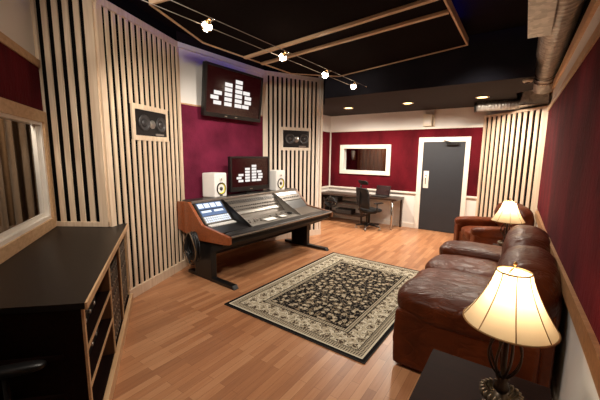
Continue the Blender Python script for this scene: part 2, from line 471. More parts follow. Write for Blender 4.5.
struct(MB().box(-4.48, -4.44, 7.76, 7.80, .885, 2.36).build('trim_2', 'white_trim'))

# window to the booth in the back wall
b = MB()
for x0, x1, z0, z1 in ((-4.14, -4.03, 1.245, 2.015), (-2.845, -2.735, 1.245, 2.015), (-4.03, -2.845, 1.245, 1.345), (-4.03, -2.845, 1.915, 2.015)):
    b.box(x0, x1, 7.76, 7.83, z0, z1, bev=.008)
wn = struct(b.build('window_1', 'white_trim'))
MB().box(-4.03, -2.845, 7.86, 7.868, 1.345, 1.915).build('pane', 'glass', wn)
b = MB(); b.box(-4.8, -2.0, 9.3, 9.4, .4, 2.8)
b.box(-4.9, -4.8, 7.93, 9.4, .4, 2.8); b.box(-2.0, -1.9, 7.93, 9.4, .4, 2.8)
b.box(-4.8, -2.0, 7.93, 9.4, 2.7, 2.8); b.box(-4.8, -2.0, 7.93, 9.4, .4, .5)
struct(b.build('wall_booth', 'red'))
b = MB()
for i in range(17): b.box(-4.20+i*.12, -4.20+i*.12+.075, 9.2, 9.24, .5, 2.7)
b.box(-4.3, -2.1, 9.24, 9.29, .5, 2.7)
tag(b.build('slat_panel', 'booth_brown'), 'brown vertical slat panel seen through the white framed window', 'wall panel')
t = thing('pale_upright', 'small pale upright object seen through the left of the far window', 'wall object', (-4.45, 9.28, 1.74))  # sconce-like form made up for an unidentified pale object
MB().box(-.05, .05, -.03, .02, -.15, .12, bev=.01).build('back_plate', 'brass', t)
MB().lathe([(.02, -.14), (.05, -.02), (.06, .12), (.05, .14)], 16, T(0, -.08, 0)).build('lamp_shade', 'ivory', t)  # plain ivory cup without a bulb, shape made up

# door
d = thing('door_1', None, None, (-2.07, 7.81, 0)); struct(d)
b = MB(); b.box(0, .105, -.045, 0, 0, 2.17, bev=.006); b.box(.985, 1.08, -.045, 0, 0, 2.17, bev=.006); b.box(.105, .985, -.045, 0, 2.065, 2.17, bev=.006)
b.build('door_frame', 'white_trim', d)
MB().box(.108, .982, -.03, -.004, .008, 2.062).build('door_leaf', 'door_grey', d)
o = MB().box(.15, .265, -.037, -.03, 1.0, 1.40, bev=.003).build('push_plate', 'white_trim', d)
MB().tube([(.207, -.037, 1.1), (.207, -.075, 1.1), (.207, -.075, 1.3), (.207, -.037, 1.3)], .009).build('handle', 'steel', o)
b = MB(); b.box(.60, .86, -.085, -.03, 1.985, 2.045, bev=.008); b.tube([(.70, -.07, 2.05), (.62, -.16, 2.07), (.55, -.06, 2.09)], .011); b.build('door_closer', 'black', d)

# white box with conduit on the back wall
t = thing('emergency_light', 'white wall box high on the white band left above the door', 'wall box', (-1.9, 7.808, 2.40))
MB().box(-.10, .09, -.09, 0, .02, .29, bev=.012).build('case', 'ivory', t)
MB().box(-.075, .065, -.095, -.089, .06, .15, bev=.004).build('cover', 'white_trim', t)
b = MB(); b.tube([(.13, -.03, -.0), (.13, -.03, .37)], .014); b.tube([(.09, -.03, .25), (.13, -.03, .25)], .012); b.build('conduit', 'ivory', t)

# nook walls at the left rear
mt, L = frame_mtx(BL, NK)
w = struct(wbox(MB(), mt, 0, L, 0, CEIL, -.12, 0).build('wall_left_rear', 'white'))
wbox(MB(), mt, .05, L, .88, 2.36, 0, .015).build('fabric_panel', 'red', w)
wbox(MB(), mt, .02, L, .84, .885, 0, .035).build('chair_rail', 'white_trim', w)
mt, L = frame_mtx(NK, S3b)
struct(wbox(MB(), mt, 0, L-.02, 0, CEIL, -.1, 0).build('wall_nook', 'white'))

# ---- slatted panels
def slat_panel(name, p, q, z0, z1, gaps, gapw, label, wood, inset=None, post0=.06, post1=.06, crown=.075, base=.12, reveal=.016, backing_out=-.10):
    """upright wooden slats over a black backing; inset=(u0,u1,z0,z1) leaves a framed opening"""
    mt, L = frame_mtx(p, q)
    t = thing(name, label, 'wall panel', (p[0], p[1], 0), atan2(q[1]-p[1], q[0]-p[0]))
    b = MB(); b.box(0, L, backing_out, -.0, z0, CEIL if z1 > 3 else z1)
    b.build('backing', 'slot', t)
    b = MB()
    b.box(0, post0, .0, reveal+.012, z0, z1); b.box(L-post1, L, .0, reveal+.012, z0, z1)
    b.box(0, L, .0, reveal+.014, z1-crown if crown else z1-.05, z1)
    if base: b.box(0, L, .0, reveal+.014, z0, z0+base)
    if inset:
        u0, u1, a0, a1 = inset; f = .045
        b.box(u0-f, u1+f, 0, reveal+.008, a0-f*1.3, a0); b.box(u0-f, u1+f, 0, reveal+.008, a1, a1+f*1.3)
        b.box(u0-f, u0, 0, reveal+.008, a0, a1); b.box(u1, u1+f, 0, reveal+.008, a0, a1)
    b.build('frame', wood, t)
    b = MB(); n = gaps - 1
    W = L-post0-post1
    sw = (W-gaps*gapw)/n
    for i in range(n):
        u = post0+gapw+i*(sw+gapw)
        zt = z1-(crown or .05)
        spans = [(z0+base, zt)]
        if inset and u+sw > inset[0]-.03 and u < inset[1]+.03:
            spans = [(z0+base, inset[2]-.05), (inset[3]+.05, zt)]
        for a, c in spans: b.box(u, u+sw, .0, reveal, a, c)
    b.build('slat_screen', wood, t)
    return t
# ordered so that the room lies to the left of p->q
slat_panel('slat_panel', S3b, S3a, 0, 3.30, 13, .046, 'pale slatted wall panel between the wall television and the rear desk nook', 'slat_white', inset=(.33, .92, 1.885, 2.225), post0=.05, post1=.10)
slat_panel('slat_panel', S1a, B1, 0, 3.30, 14, .053, 'tall slatted wall panel left of the plum wall, just behind the console', 'slat', inset=(.36, .94, 1.955, 2.265), post0=.05, post1=.07)
slat_panel('slat_panel', B1, A0, .945, 3.42, 5, .052, 'narrow wide-slat wall panel rising behind the dark cabinet top', 'slat', post0=.09, post1=.045, base=.05, reveal=.014)
slat_panel('slat_panel', (.262, 6.73), (-.765, 7.80), 0, 2.59, 11, .056, 'corner slatted wall panel between the grey door and the right wall', 'slat', post0=.13, post1=.06, crown=.04, backing_out=-.03)
struct(MB().box(-4.32, -4.19, 4.6, 4.75, 0, .01).build('trim_3', 'slot'))

# ---- plum television wall
mt, L = frame_mtx(S3a, S1a)
w = struct(wbox(MB(), mt, -.1, L+.1, 0, CEIL, -.12, 0).build('wall_left', 'white'))
wbox(MB(), mt, 0, L, .12, 2.455, 0, .02).build('fabric_panel', 'red_plum', w)
wbox(MB(), mt, 0, L, 2.455, 2.475, 0, .024).build('panel_trim', 'maple', w)
wbox(MB(), mt, -.01, L+.01, 3.235, 3.30, 0, .045).build('crown', 'white_trim', w)
wbox(MB(), mt, 0, L, 3.301, CEIL, 0, .01).build('upper_band', 'black_ceiling', w)
struct(wbox(MB(), mt, 0, L, 0, .12, 0, .022).build('baseboard_left', 'maple'))

# ---- window wall at the near left
mt, L = frame_mtx(W0, W1)
uo0, uo1, zo0, zo1 = .14, 2.5, 1.05, 2.04
b = MB()
for u0, u1, z0, z1 in ((-.3, uo0, 0, CEIL), (uo1, L+.2, 0, CEIL), (uo0, uo1, 0, zo0), (uo0, uo1, zo1, CEIL)):
    wbox(b, mt, u0, u1, z0, z1, -.06, 0)
w = struct(b.build('wall_front', 'white'))
wbox(MB(), mt, .03, L-.3, 2.15, 2.585, 0, .02).build('fabric_panel', 'red', w)
wbox(MB(), mt, .0, L-.3, 2.585, 2.66, 0, .035).build('panel_trim', 'maple', w)
b = MB()
wbox(b, mt, 0, 2.64, zo1, 2.15, 0, .04); wbox(b, mt, 0, 2.64, .945, zo0, 0, .04); wbox(b, mt, 0, uo0-.03, zo0, zo1, 0, .04); wbox(b, mt, uo1, 2.64, zo0, zo1, 0, .04)
wn = struct(b.build('window_2', 'maple'))
b = MB()
for u0, u1, z0, z1 in ((uo0-.03, uo0+.02, zo0, zo1), (uo0+.02, uo1, zo0, zo0+.035), (uo0+.02, uo1, zo1-.03, zo1)):
    wbox(b, mt, u0, u1, z0, z1, -.06, .02)
b.build('window_jamb', 'white_trim', wn)
b = MB()
wbox(b, mt, uo0+.02, uo0+.055, zo0+.035, zo1-.03, -.035, -.015); wbox(b, mt, uo0+.055, uo1, zo0+.035, zo0+.07, -.035, -.015)
b.build('glazing_bead', 'white_trim', wn)
wbox(MB(), mt, uo0+.04, uo1, zo0+.03, zo1-.03, -.03, -.024).build('pane', 'glass', wn)
b = MB()
wbox(b, mt, -4.0, L, 0, .05, -2.2, -.2); wbox(b, mt, -4.0, L, 2.6, 2.65, -2.2, -.2); wbox(b, mt, -4.05, -4.0, 0, 2.65, -2.2, -.2); wbox(b, mt, L, L+.05, 0, 2.65, -2.2, -.2); wbox(b, mt, -4.0, L, 0, 2.65, -2.25, -2.2)
struct(b.build('wall_vocal_booth', 'booth_brown'))
# curtain hanging in the vocal booth
pl = []; n = 260
b = bmesh.new(); top = []; bot = []
for i in range(n+1):
    u = -3.8+i*(6.5/n); o = -.62 + .055*sin(u*34) + .025*sin(u*15+1)
    top.append(b.verts.new((u, o, 2.5))); bot.append(b.verts.new((u, o+.01*sin(u*20), .25)))
for i in range(n):
    f = b.faces.new((top[i], top[i+1], bot[i+1], bot[i])); f.smooth = True
mb = MB(); mb.merge(b, mt)
tag(mb.build('curtain', 'curtain'), 'tan brown curtain hanging in folds beyond the near left window', 'curtain')

# ------------------------------------------------------------------ ceiling cloud
def czx(x): return 3.11 + .058*(x+3.4)
poly = [(-3.01, 1.80), (-.78, 2.45), (-.79, 5.06), (-2.86, 5.24), (-3.39, 4.52), (-3.40, 2.71)]
t = thing('ceiling_cloud', 'black acoustic ceiling cloud edged with thin pale wood strips', 'ceiling panel', (-2.0, 3.5, 0))
off = Vector((2.0, -3.5, 0))
def cpt(x, y, dz): return Vector((x, y, czx(x)+dz)) + off
b = bmesh.new()
lo = [b.verts.new(cpt(x, y, 0)) for x, y in poly]; hi = [b.verts.new(cpt(x, y, .07)) for x, y in poly]
b.faces.new(lo); b.faces.new(hi)
for i in range(6): b.faces.new((lo[i], lo[(i+1) % 6], hi[(i+1) % 6], hi[i]))
bmesh.ops.recalc_face_normals(b, faces=b.faces)
mb = MB(); mb.merge(b); mb.build('panel', 'cloud', t)
def strip(mb, p, q, w_, h_, dz=0.):
    p = Vector(p); q = Vector(q); d = (q-p).normalized(); u = Vector((0, 0, 1)); s_ = d.cross(u).normalized()
    b = bmesh.new(); vs = []
    for e in (p, q):
        for a, c in ((-1, 0), (1, 0), (1, 1), (-1, 1)):
            vs.append(b.verts.new(e + s_*a*w_/2 + Vector((0, 0, dz + c*h_))))
    for f in ((0, 1, 5, 4), (1, 2, 6, 5), (2, 3, 7, 6), (3, 0, 4, 7), (0, 3, 2, 1), (4, 5, 6, 7)): b.faces.new([vs[i] for i in f])
    bmesh.ops.recalc_face_normals(b, faces=b.faces); mb.merge(b)
b = MB()
for i in range(6):
    (x0, y0), (x1, y1) = poly[i], poly[(i+1) % 6]
    strip(b, cpt(x0, y0, 0), cpt(x1, y1, 0), .022, .09, -.012)
b.build('edge_frame', 'maple_pale', t)
for y0, y1 in ((3.42, 3.42), (3.78, 3.80)):
    b = MB(); strip(b, cpt(-3.385, y0, 0), cpt(-.80, y1, 0), .055, .03, -.03); b.build('crossbar', 'maple_pale', t)
for x, y in ((-2.9, 2.6), (-1.1, 2.8), (-1.1, 4.8), (-2.8, 4.7)): MB().cyl(cpt(x, y, .07), Vector((x, y, CEIL))+off, .006, 8).build('hanger_rod', 'black', t)
# led strips lying on top of the cloud edge
def led(p, q, label):
    p = Vector((p[0], p[1], czx(p[0])+.085)); q = Vector((q[0], q[1], czx(q[0])+.085))
    t = MB(); t.cyl(p, q, .008, 8)
    tag(t.build('led_strip', 'led_blue'), label, 'light strip')
led((-.84, 2.55), (-.84, 4.6), 'blue light strip glowing along the right edge of the ceiling cloud')
led((-3.33, 2.8), (-3.33, 4.4), 'blue light strip on the ceiling cloud edge facing the television')
led((-2.98, 1.88), (-3.36, 2.7), 'blue light strip on the ceiling cloud edge near the tall slats')

# ------------------------------------------------------------------ cable light
t = thing('cable_light_pair', 'two thin parallel wires stretched under the black ceiling cloud', 'wire light track', (-2.41, 0, 2.9))
for x, lab in ((-.09, 0), (.09, 1)):
    MB().cyl((x, .13 if x < 0 else .02, .0), (x, 5.27, 0), .0035, 6).build('wire', 'wire', t)
for x in (-.09, .09): MB().cyl((x, 5.20, 0), (x, 5.283, 0), .012, 10).build('anchor', 'steel', t)
heads = [(1.98, 'glowing spotlight on the wires, nearest to the camera', (-1.0, .25, -.9)), (3.07, 'glowing spotlight on the wires over the pale crossbars', (-1, .3, -.8)),
         (4.03, 'glowing spotlight on the wires near the slatted panel top', (-.6, .2, -1)), (4.93, 'glowing spotlight on the wires, last before the rear ceiling drop', (-.35, .2, -1))]
for y, lab, aim in heads:
    t = thing('spotlight', lab, 'spotlight', (-2.41, y, 2.9), 0, 'spotlights on the wire track')
    MB().cyl((-.10, 0, 0), (.10, 0, 0), .006, 8).build('crosspiece', 'steel', t)
    a = Vector(aim).normalized(); rot = a.to_track_quat('Z', 'Y').to_matrix().to_4x4()
    mt = T(0, 0, -.01) @ rot
    MB().lathe([(.008, -.035), (.02, -.025), (.03, .0), (.045, .035), (.047, .05), (.04, .05), (.026, .0), (.0, -.02)], 20, mt, cap=False).build('reflector', 'brass', t)
    MB().lathe([(0, .072), (.025, .066), (.042, .05), (.046, .03), (.036, .005), (.02, -.012), (0, -.012)], 18, mt).build('bulb', 'bulb', t)
    MB().cyl((0, 0, 0), (0, 0, -.03), .007, 8).build('stem', 'steel', t)
    li = bpy.data.lights.new('spot_beam', 'SPOT'); li.energy = 120 if y < 4 else 60; li.spot_size = radians(95); li.spot_blend = .8; li.color = (1, .9, .78); li.shadow_soft_size = .03
    lo_ = bpy.data.objects.new('spot_beam', li); C.objects.link(lo_)
    lo_.location = Vector((-2.41, y, 2.89)) + a*.075
    lo_.rotation_euler = a.to_track_quat('-Z', 'Y').to_euler()

# rear downlights
for x, lab in ((-3.33, 'round glowing downlight in the rear ceiling above the far window'), (-2.02, 'round glowing downlight in the rear ceiling left of the wall box'), (-.72, 'round glowing downlight in the rear ceiling nearest the ducts')):
    t = thing('downlight', lab, 'ceiling light', (x, 6.58, 2.79), 0, 'downlights in the rear ceiling')
    MB().lathe([(.085, -.002), (.11, -.004), (.112, -.012), (.085, -.014)], 28, cap=False).build('trim_ring', 'ivory', t)
    MB().lathe([(0, -.006), (.085, -.006), (.083, -.002), (0, -.002)], 28).build('lens', 'downlight', t)
    li = bpy.data.lights.new('downlight_beam', 'SPOT'); li.energy = 270; li.spot_size = radians(174); li.spot_blend = .7; li.color = (1, .88, .74); li.shadow_soft_size = .07
    lo_ = bpy.data.objects.new('downlight_beam', li); C.objects.link(lo_); lo_.location = (x, 6.58, 2.765)

# ------------------------------------------------------------------ ducts
t = thing('air_duct', 'large round galvanised duct running along the right wall under the ceiling', 'duct', (.14, 3.5, 3.05))
b = MB(); R_ = .14
pts = [(0.02, -4.2, 0)]; ys = [-4.2+i*.06 for i in range(1, 116)]
radii = [R_]; k = 0
pp = [(0.02-.014*(0), -4.2, 0)]
rad = [R_]
y = -4.2
while y < 2.55:
    for dy, rr in ((.052, R_), (.058, R_+.006), (.066, R_+.006), (.072, R_)):
        pp.append((.03 - (y+4.2)*.006, y+dy, 0)); rad.append(rr)
    y += .09
b.tube(pp, R_, 28, radii=rad); b.build('spiral_pipe', 'duct', t)
b = MB()
e0 = pp[-1]
el = [(e0[0], e0[1]+.0, 0)]
for i in range(1, 7):
    a = i/6*radians(35); el.append((e0[0], e0[1]+.45*sin(a), -.45*(1-cos(a))))
last = Vector(el[-1]); el.append((last.x, last.y+.20*cos(radians(35)), last.z-.20*sin(radians(35))))
b.tube(el, R_+.008, 28)
b.build('elbow', 'duct', t)
b = MB()
for q, dd in ((Vector(el[0]), Vector((0, 1, 0))), (Vector(el[3]), Vector((0, .95, -.3))), (Vector(el[6]), Vector((0, .8, -.57)))):
    b.tube([q-dd*.012, q+dd*.012], R_+.016, 28)
b.build('collar', 'steel', t)
MB().box(-.23, -.05, -.55, .42, -.17, .22, bev=.004).build('takeoff_box', 'duct', t)
# transition box and rear branch
t = thing('duct_box', 'square sheet metal duct box above the corner slatted panel', 'duct', (.02, 6.86, 2.62))
b = MB(); bb = bmesh.new()
vs = [bb.verts.new(p) for p in ((-.19, -.16, 0), (.2, -.16, 0), (.2, .24, 0), (-.19, .24, 0), (-.13, -.16, .36), (.2, -.16, .36), (.2, .24, .36), (-.13, .24, .36))]
for f in ((0, 3, 2, 1), (4, 5, 6, 7), (0, 1, 5, 4), (1, 2, 6, 5), (2, 3, 7, 6), (3, 0, 4, 7)): bb.faces.new([vs[i] for i in f])
bmesh.ops.recalc_face_normals(bb, faces=bb.faces); b.merge(bb)
b.build('sheet_box', 'duct', t)
MB().box(-.2, .21, -.17, .25, -.006, .015).build('flange', 'steel', t)
t = thing('branch_duct', 'smaller round duct running left across the top of the corner slats', 'duct', (-.53, 7.12, 2.69))
pp = []; rad = []; x = -.33
while x < .345:
    for dx, rr in ((.0, .083), (.03, .083), (.036, .087), (.044, .087)): pp.append((x+dx, 0, 0)); rad.append(rr)
    x += .05
b = MB(); b.tube(pp, .083, 24, radii=rad); b.build('spiral_pipe', 'duct', t)
b = MB(); b.tube([(-.365, 0, 0), (-.325, 0, 0)], .092, 24); b.build('end_collar', 'black', t)
t = thing('smoke_detector', 'small white round detector on the rear ceiling drop beside the ducts', 'smoke detector', (-.07, 5.44, 2.79))
MB().lathe([(0, -.002), (.06, -.002), (.062, -.022), (.045, -.04), (0, -.042)], 24).build('body', 'ivory', t)
MB().lathe([(.03, -.042), (.034, -.05), (0, -.06)], 16).build('sensor', 'black', t)

# ------------------------------------------------------------------ logo bricks (two letter forms stacked from bricks)
def logo(parent, cx, cz, s, mtx):
    """brick letters d and b: x right, z up, s = brick width, cx midway between the two stems, cz the lowest brick's foot"""
    bh, pz = s*.37, s*.46
    cols = [(-2.02*s, [(0, 0), (1, -.35), (2, .03)]), (-.68*s, [(i, 0) for i in range(5)]), (.68*s, [(i, 0) for i in range(6)]), (1.72*s, [(0, 0), (1, .30), (2, .30), (3, .06)])]
    b = MB(); b.box(-s*.47, s*.47, -.004, 0, 0, bh*.94)
    each('logo_brick', 'logo', parent, b, [mtx @ T(cx+x+sh*s, 0, cz+r*pz) for x, rows in cols for r, sh in rows])

# ------------------------------------------------------------------ wall television
TV_tilt = radians(6)
t = thing('wall_television', 'large black wall television tilted down, showing a white brick logo', 'television', (-4.165, 3.80, 2.70), pi/2)
# local: x along +y world (right on screen), y toward -x world(wall) => front faces -y local
mt = T(0, -.17, 0) @ Rx(TV_tilt)
W2, H2 = .625, .385
MB().box(-W2, W2, -.005, .06, -H2, H2, mt, bev=.012).build('casing', 'black', t)
b = MB()
for x0, x1, z0, z1 in ((-W2, -W2+.035, -H2, H2), (W2-.035, W2, -H2, H2), (-W2+.035, W2-.035, H2-.035, H2), (-W2+.035, W2-.035, -H2, -H2+.06)):
    b.box(x0, x1, -.022, -.005, z0, z1, mt)
b.build('bezel', 'black', t)
MB().box(-W2+.035, W2-.035, -.009, -.005, -H2+.06, H2-.035, mt).build('screen', 'screen', t)
logo(t, -.045, -.195, .163, mt @ T(0, -.0095, 0))
b = MB(); b.box(-.1, .1, .055, .12, -.1, .1, mt); b.box(-.12, .12, .12, .168, -.15, .15); b.build('wall_bracket', 'black_matte', t)
b = MB(); b.box(-.22, -.17, -.024, -.021, -H2+.02, -H2+.035, mt); b.box(.0, .05, -.024, -.021, -H2+.02, -H2+.035, mt); b.build('badge', 'silver', t)

# ------------------------------------------------------------------ in-wall speakers
def wall_speaker(p, q, u0, u1, z0, z1, label):
    mt, L = frame_mtx(p, q)
    t = thing('wall_speaker', label, 'speaker', ((mt @ Vector(((u0+u1)/2, .004, (z0+z1)/2)))[:]), atan2(q[1]-p[1], q[0]-p[0]), 'speakers set into the slatted panels')
    w_, h_ = (u1-u0)/2, (z1-z0)/2
    MB().box(-w_+.005, w_-.005, 0, .022, -h_+.005, h_-.005).build('baffle', 'black', t)
    for x, r in ((-w_*.58, h_*.62), (w_*.5, h_*.62)):
        o = MB().lathe([(r, 0), (r*1.0, .014), (r*.86, .016), (r*.8, .008), (r*.4, -.004), (r*.36, .008), (r*.2, .016), (0, .018)], 28, T(x, .022, 0) @ Rx(-pi/2), cap=False).build('woofer', 'knob', t)
    o = MB().lathe([(h_*.34, 0), (h_*.33, .012), (h_*.22, .004), (h_*.14, .012), (0, .015)], 24, T(0, .022, -.01) @ Rx(-pi/2), cap=False).build('tweeter', 'silver', t)
    MB().box(-w_*.75, -w_*.2, .022, .03, -h_*.93, -h_*.78).build('badge', 'silver', t)
wall_speaker(S3b, S3a, .33, .92, 1.885, 2.225, 'black speaker set into the slatted panel right of the television')
wall_speaker(S1a, B1, .36, .94, 1.955, 2.265, 'black speaker set into the tall slatted panel left of the plum wall')

# ------------------------------------------------------------------ mixing console
# local: x = along the desk (0 = end nearest the camera), y = depth toward the wall, z up
CR = pi/2 - radians(2.6)
t = thing('mixing_console', 'long studio mixing console with cherry wood end and black legs', 'mixing desk', (-2.95, 2.66, 0), CR)
console = t
LEN = 2.46
prof = [(0, .60), (.0, .70), (.57, .775), (.87, 1.065), (1.08, 1.05), (1.08, .64), (.66, .55), (.1, .585)]
profn = [(p[0] if p[0] < 1 else 1.15, p[1]) for p in prof]
o = MB().prism(profn, 0, .045, 'x', bev=.006).build('side_panel', 'console_wood', t); o['label'] = 'cherry wood end panel nearest the camera'
o = MB().prism(prof, LEN-.045, LEN, 'x', bev=.006).build('side_panel', 'brown_panel', t); o['label'] = 'dark brown end panel at the far end'
# carcass under the work surface
body = [(.05, .60), (.05, .675), (.57, .745), (.86, 1.03), (1.06, 1.02), (1.06, .36), (.55, .36), (.22, .5)]
MB().prism(body, .045, LEN-.045, 'x').build('body', 'black_matte', t)
MB().box(.045, LEN-.045, .855, 1.085, 1.035, 1.072, bev=.006).build('top_shelf', 'mixer_dark', t)
MB().box(.045, LEN-.045, .845, .858, 1.04, 1.075, bev=.003).build('top_edge', 'silver', t)
# padded armrest with a bright front strip
MB().puff((LEN/2, .09, .695), (LEN-.10, .20, .055), p=7, res=10).build('armrest', 'black', t)
MB().box(.045, LEN-.045, -.012, .012, .688, .708, bev=.004).build('edge_strip', 'silver', t)
# helper frames lying on the sloping faces
def slope_frame(p, q):
    a = atan2(q[1]-p[1], q[0]-p[0]); L_ = sqrt((q[0]-p[0])**2+(q[1]-p[1])**2)
    return T(0, p[0], p[1]) @ Rx(a), L_
mS, LS = slope_frame((.57, .748), (.86, 1.033))       # steep rack slope
mF, LF = slope_frame((.19, .700), (.57, .748))        # flat bed
# left bay
b = MB(); b.box(.06, .55, .01, LS-.01, 0, .02, mS); o1 = b.build('rack_bay', 'mixer_dark', t)
for y0, y1 in ((.27, .38), (.15, .25)): MB().box(.09, .52, y0, y1, .02, .026, mS).build('display', 'lcd_blue', o1)
b = MB(); b.box(0, .085, 0, .075, 0, .003); each('readout', 'lcd_pale', o1, b, [mS @ T(.10+k*.105, .29, .026) for k in range(4)])
b = MB(); b.box(0, .16, 0, .035, 0, .003); each('readout', 'lcd_pale', o1, b, [mS @ T(.11+k*.21, .205, .026) for k in range(2)])
b = MB(); b.box(.08, .53, .02, .14, .02, .026, mS); b.build('button_panel', 'mixer_light', o1)
b = MB(); b.box(0, .025, 0, .026, 0, .007)
each('key', 'lcd_pale', o1, b, [mS @ T(.095+k*.036, .032+r*.036, .026) for k in range(12) for r in range(3)])
b = MB(); b.box(.06, .55, .02, LF-.005, -.004, .012, mF); o2 = b.build('lower_bed', 'black', t)
b = MB(); b.box(0, .019, 0, .08, 0, .014)
each('fader_cap', 'fader', o2, b, [mF @ T(.09+k*.03, LF-.10, .012) for k in range(15)])
# divider
MB().prism([(.19, .69), (.19, .715), (.56, .77), (.86, 1.06), (.86, 1.02)], .56, .585, 'x').build('divider', 'black', t)
# centre mixer
b = MB(); b.box(.60, 1.72, .0, LS-.01, -.012, .012, mS); o3 = b.build('meter_bridge', 'mixer', t)
b = MB(); b.box(0, .035, 0, .06, 0, .004)
each('meter', 'mixer_dark', o3, b, [mS @ T(.63+k*.049, LS-.11, .012) for k in range(22)])
b = MB(); b.lathe([(.010, 0), (.009, .014), (0, .015)], 8, cap=False)
each('knob', 'knob', o3, b, [mS @ T(.63+k*.0415, .17+r*.06, .012) for k in range(26) for r in range(2)])
MB().box(.66, 1.66, .08, .125, .012, .03, mS, bev=.005).build('armature_bar', 'silver', o3)
b = MB(); b.box(.60, 1.72, .0, LF, -.004, .014, mF); o4 = b.build('fader_bed', 'mixer_light', t)
b = MB(); b.box(0, .005, 0, .22, 0, .0015)
each('fader_slot', 'mixer_dark', o4, b, [mF @ T(.64+k*.044, .08, .014) for k in range(24)])
b = MB(); b.box(0, .017, 0, .03, 0, .010)
each('fader_cap', 'mixer', o4, b, [mF @ T(.634+k*.044, .12+.14*random.random(), .014) for k in range(24)])
# right bay
b = MB(); b.box(1.76, LEN-.06, .19, LS-.01, 0, .02, mS); o5 = b.build('rack_bay', 'mixer', t)
b = MB(); b.box(1.80, LEN-.12, LS-.09, LS-.035, .02, .027, mS); b.build('readout', 'lcd_pale', o5)
b = MB(); b.lathe([(.012, 0), (.01, .014), (0, .016)], 10, cap=False)
each('knob', 'knob', o5, b, [mS @ T(1.83+k*.055, .25, .02) for k in range(10)])
MB().box(1.76, LEN-.06, .0, .18, -.006, .014, mS).build('rack_recess', 'black', t)
MB().box(1.74, LEN-.06, .0, LF, -.004, .010, mF).build('side_bed', 'mixer', t)
MB().prism([(.19, .69), (.19, .715), (.56, .77), (.86, 1.06), (.86, 1.02)], 1.722, 1.742, 'x').build('divider', 'mixer_light', t)
# legs with long floor bars
for x in (.03, 2.22):
    o = MB().box(x, x+.09, .42, .80, .04, .52, bev=.008).build('leg', 'black', t)
    b = MB(); b.prism([(-.04+.05*0+.0, 0)]+[(-.04+.05-.05*cos(a), .05*0+0) for a in ()]+[(.98, 0), (.98, .05), (0, .05)], x, x+.09, 'x', bev=.012)
    b.build('foot', 'black', o)
# far leg brace
MB().box(.12, 2.22, .74, .78, .25, .5).build('modesty_panel', 'black_matte', t)

# things lying on the console
con = Matrix.Translation((-2.95, 2.66, 0)) @ Rz(CR)
def on_console(x, y, z): return (con @ Vector((x, y, z)))[:]
tz = Vector(on_console(0, 0, 0))
p = con @ mF @ Vector((1.05, .10, .0275))
t = thing('notepad', 'small white notepad lying on the console bed', 'notepad', p[:], CR); t.rotation_euler = (atan2(.048, .38), 0, CR)
MB().box(-.10, .12, -.055, .055, 0, .006).build('pages', 'paper', t)
MB().box(-.10, .12, .045, .057, .006, .009).build('binding', 'silver', t)
p = con @ mF @ Vector((1.36, .10, .0275))
t = thing('trackpad', 'thin pale grey pad on the console bed right of the notepad', 'trackpad', p[:], CR); t.rotation_euler = (atan2(.048, .38), 0, CR)
MB().box(-.07, .08, -.05, .05, 0, .006, bev=.002).build('plate', 'mixer_light', t)
MB().box(-.055, .065, -.04, .04, .006, .008).build('touch_surface', 'paper', t)
p = con @ mF @ Vector((1.62, .17, .0135))
t = thing('computer_mouse', 'small dark mouse resting at the right of the console bed', 'mouse', p[:], CR+.4)
MB().puff((0, 0, .016), (.06, .10, .032), p=2.6, res=8).build('shell', 'black', t)
MB().box(-.003, .003, .015, .035, .028, .034).build('wheel', 'silver', t)

# studio monitors (speakers) on the top shelf
def studio_speaker(x, y, rz, label):
    p = on_console(x, y, 1.0735)
    t = thing('studio_speaker', label, 'speaker', p, rz, 'white studio speakers on the console')
    MB().box(-.13, .13, -.02, .25, 0, .375, bev=.018).build('cabinet', 'white_plastic', t)
    r = .092
    o = MB().lathe([(r, 0), (r, .01), (r*.9, .012), (r*.86, .004), (r*.45, -.018), (r*.40, -.008), (r*.2, .0), (0, .002)], 30, T(0, -.021, .135) @ Rx(pi/2), cap=False).build('woofer', 'yellow', t)
    MB().lathe([(r*1.04, 0), (r*1.04, .012), (r*.9, .014), (r*.9, .0)], 30, T(0, -.021, .135) @ Rx(pi/2), cap=False).build('surround', 'black', o)
    MB().lathe([(r*.34, -.004), (r*.30, .010), (0, .014)], 20, T(0, -.021, .135) @ Rx(pi/2), cap=False).build('dust_cap', 'knob', o)
    MB().lathe([(.033, 0), (.032, .008), (.02, .003), (.012, .010), (0, .012)], 22, T(0, -.021, .285) @ Rx(pi/2), cap=False).build('tweeter', 'white_trim', t)
    MB().lathe([(.013, 0.004), (.012, .014), (0, .016)], 12, T(0, -.021, .285) @ Rx(pi/2), cap=False).build('dome', 'knob', t)
    MB().box(-.03, .03, -.024, -.02, .018, .03).build('badge', 'mixer_dark', t)
studio_speaker(.61, .93, CR+radians(8), 'white studio speaker with yellow cone at the near end of the console')
studio_speaker(1.95, .87, CR+radians(2), 'white studio speaker with yellow cone right of the console monitor')
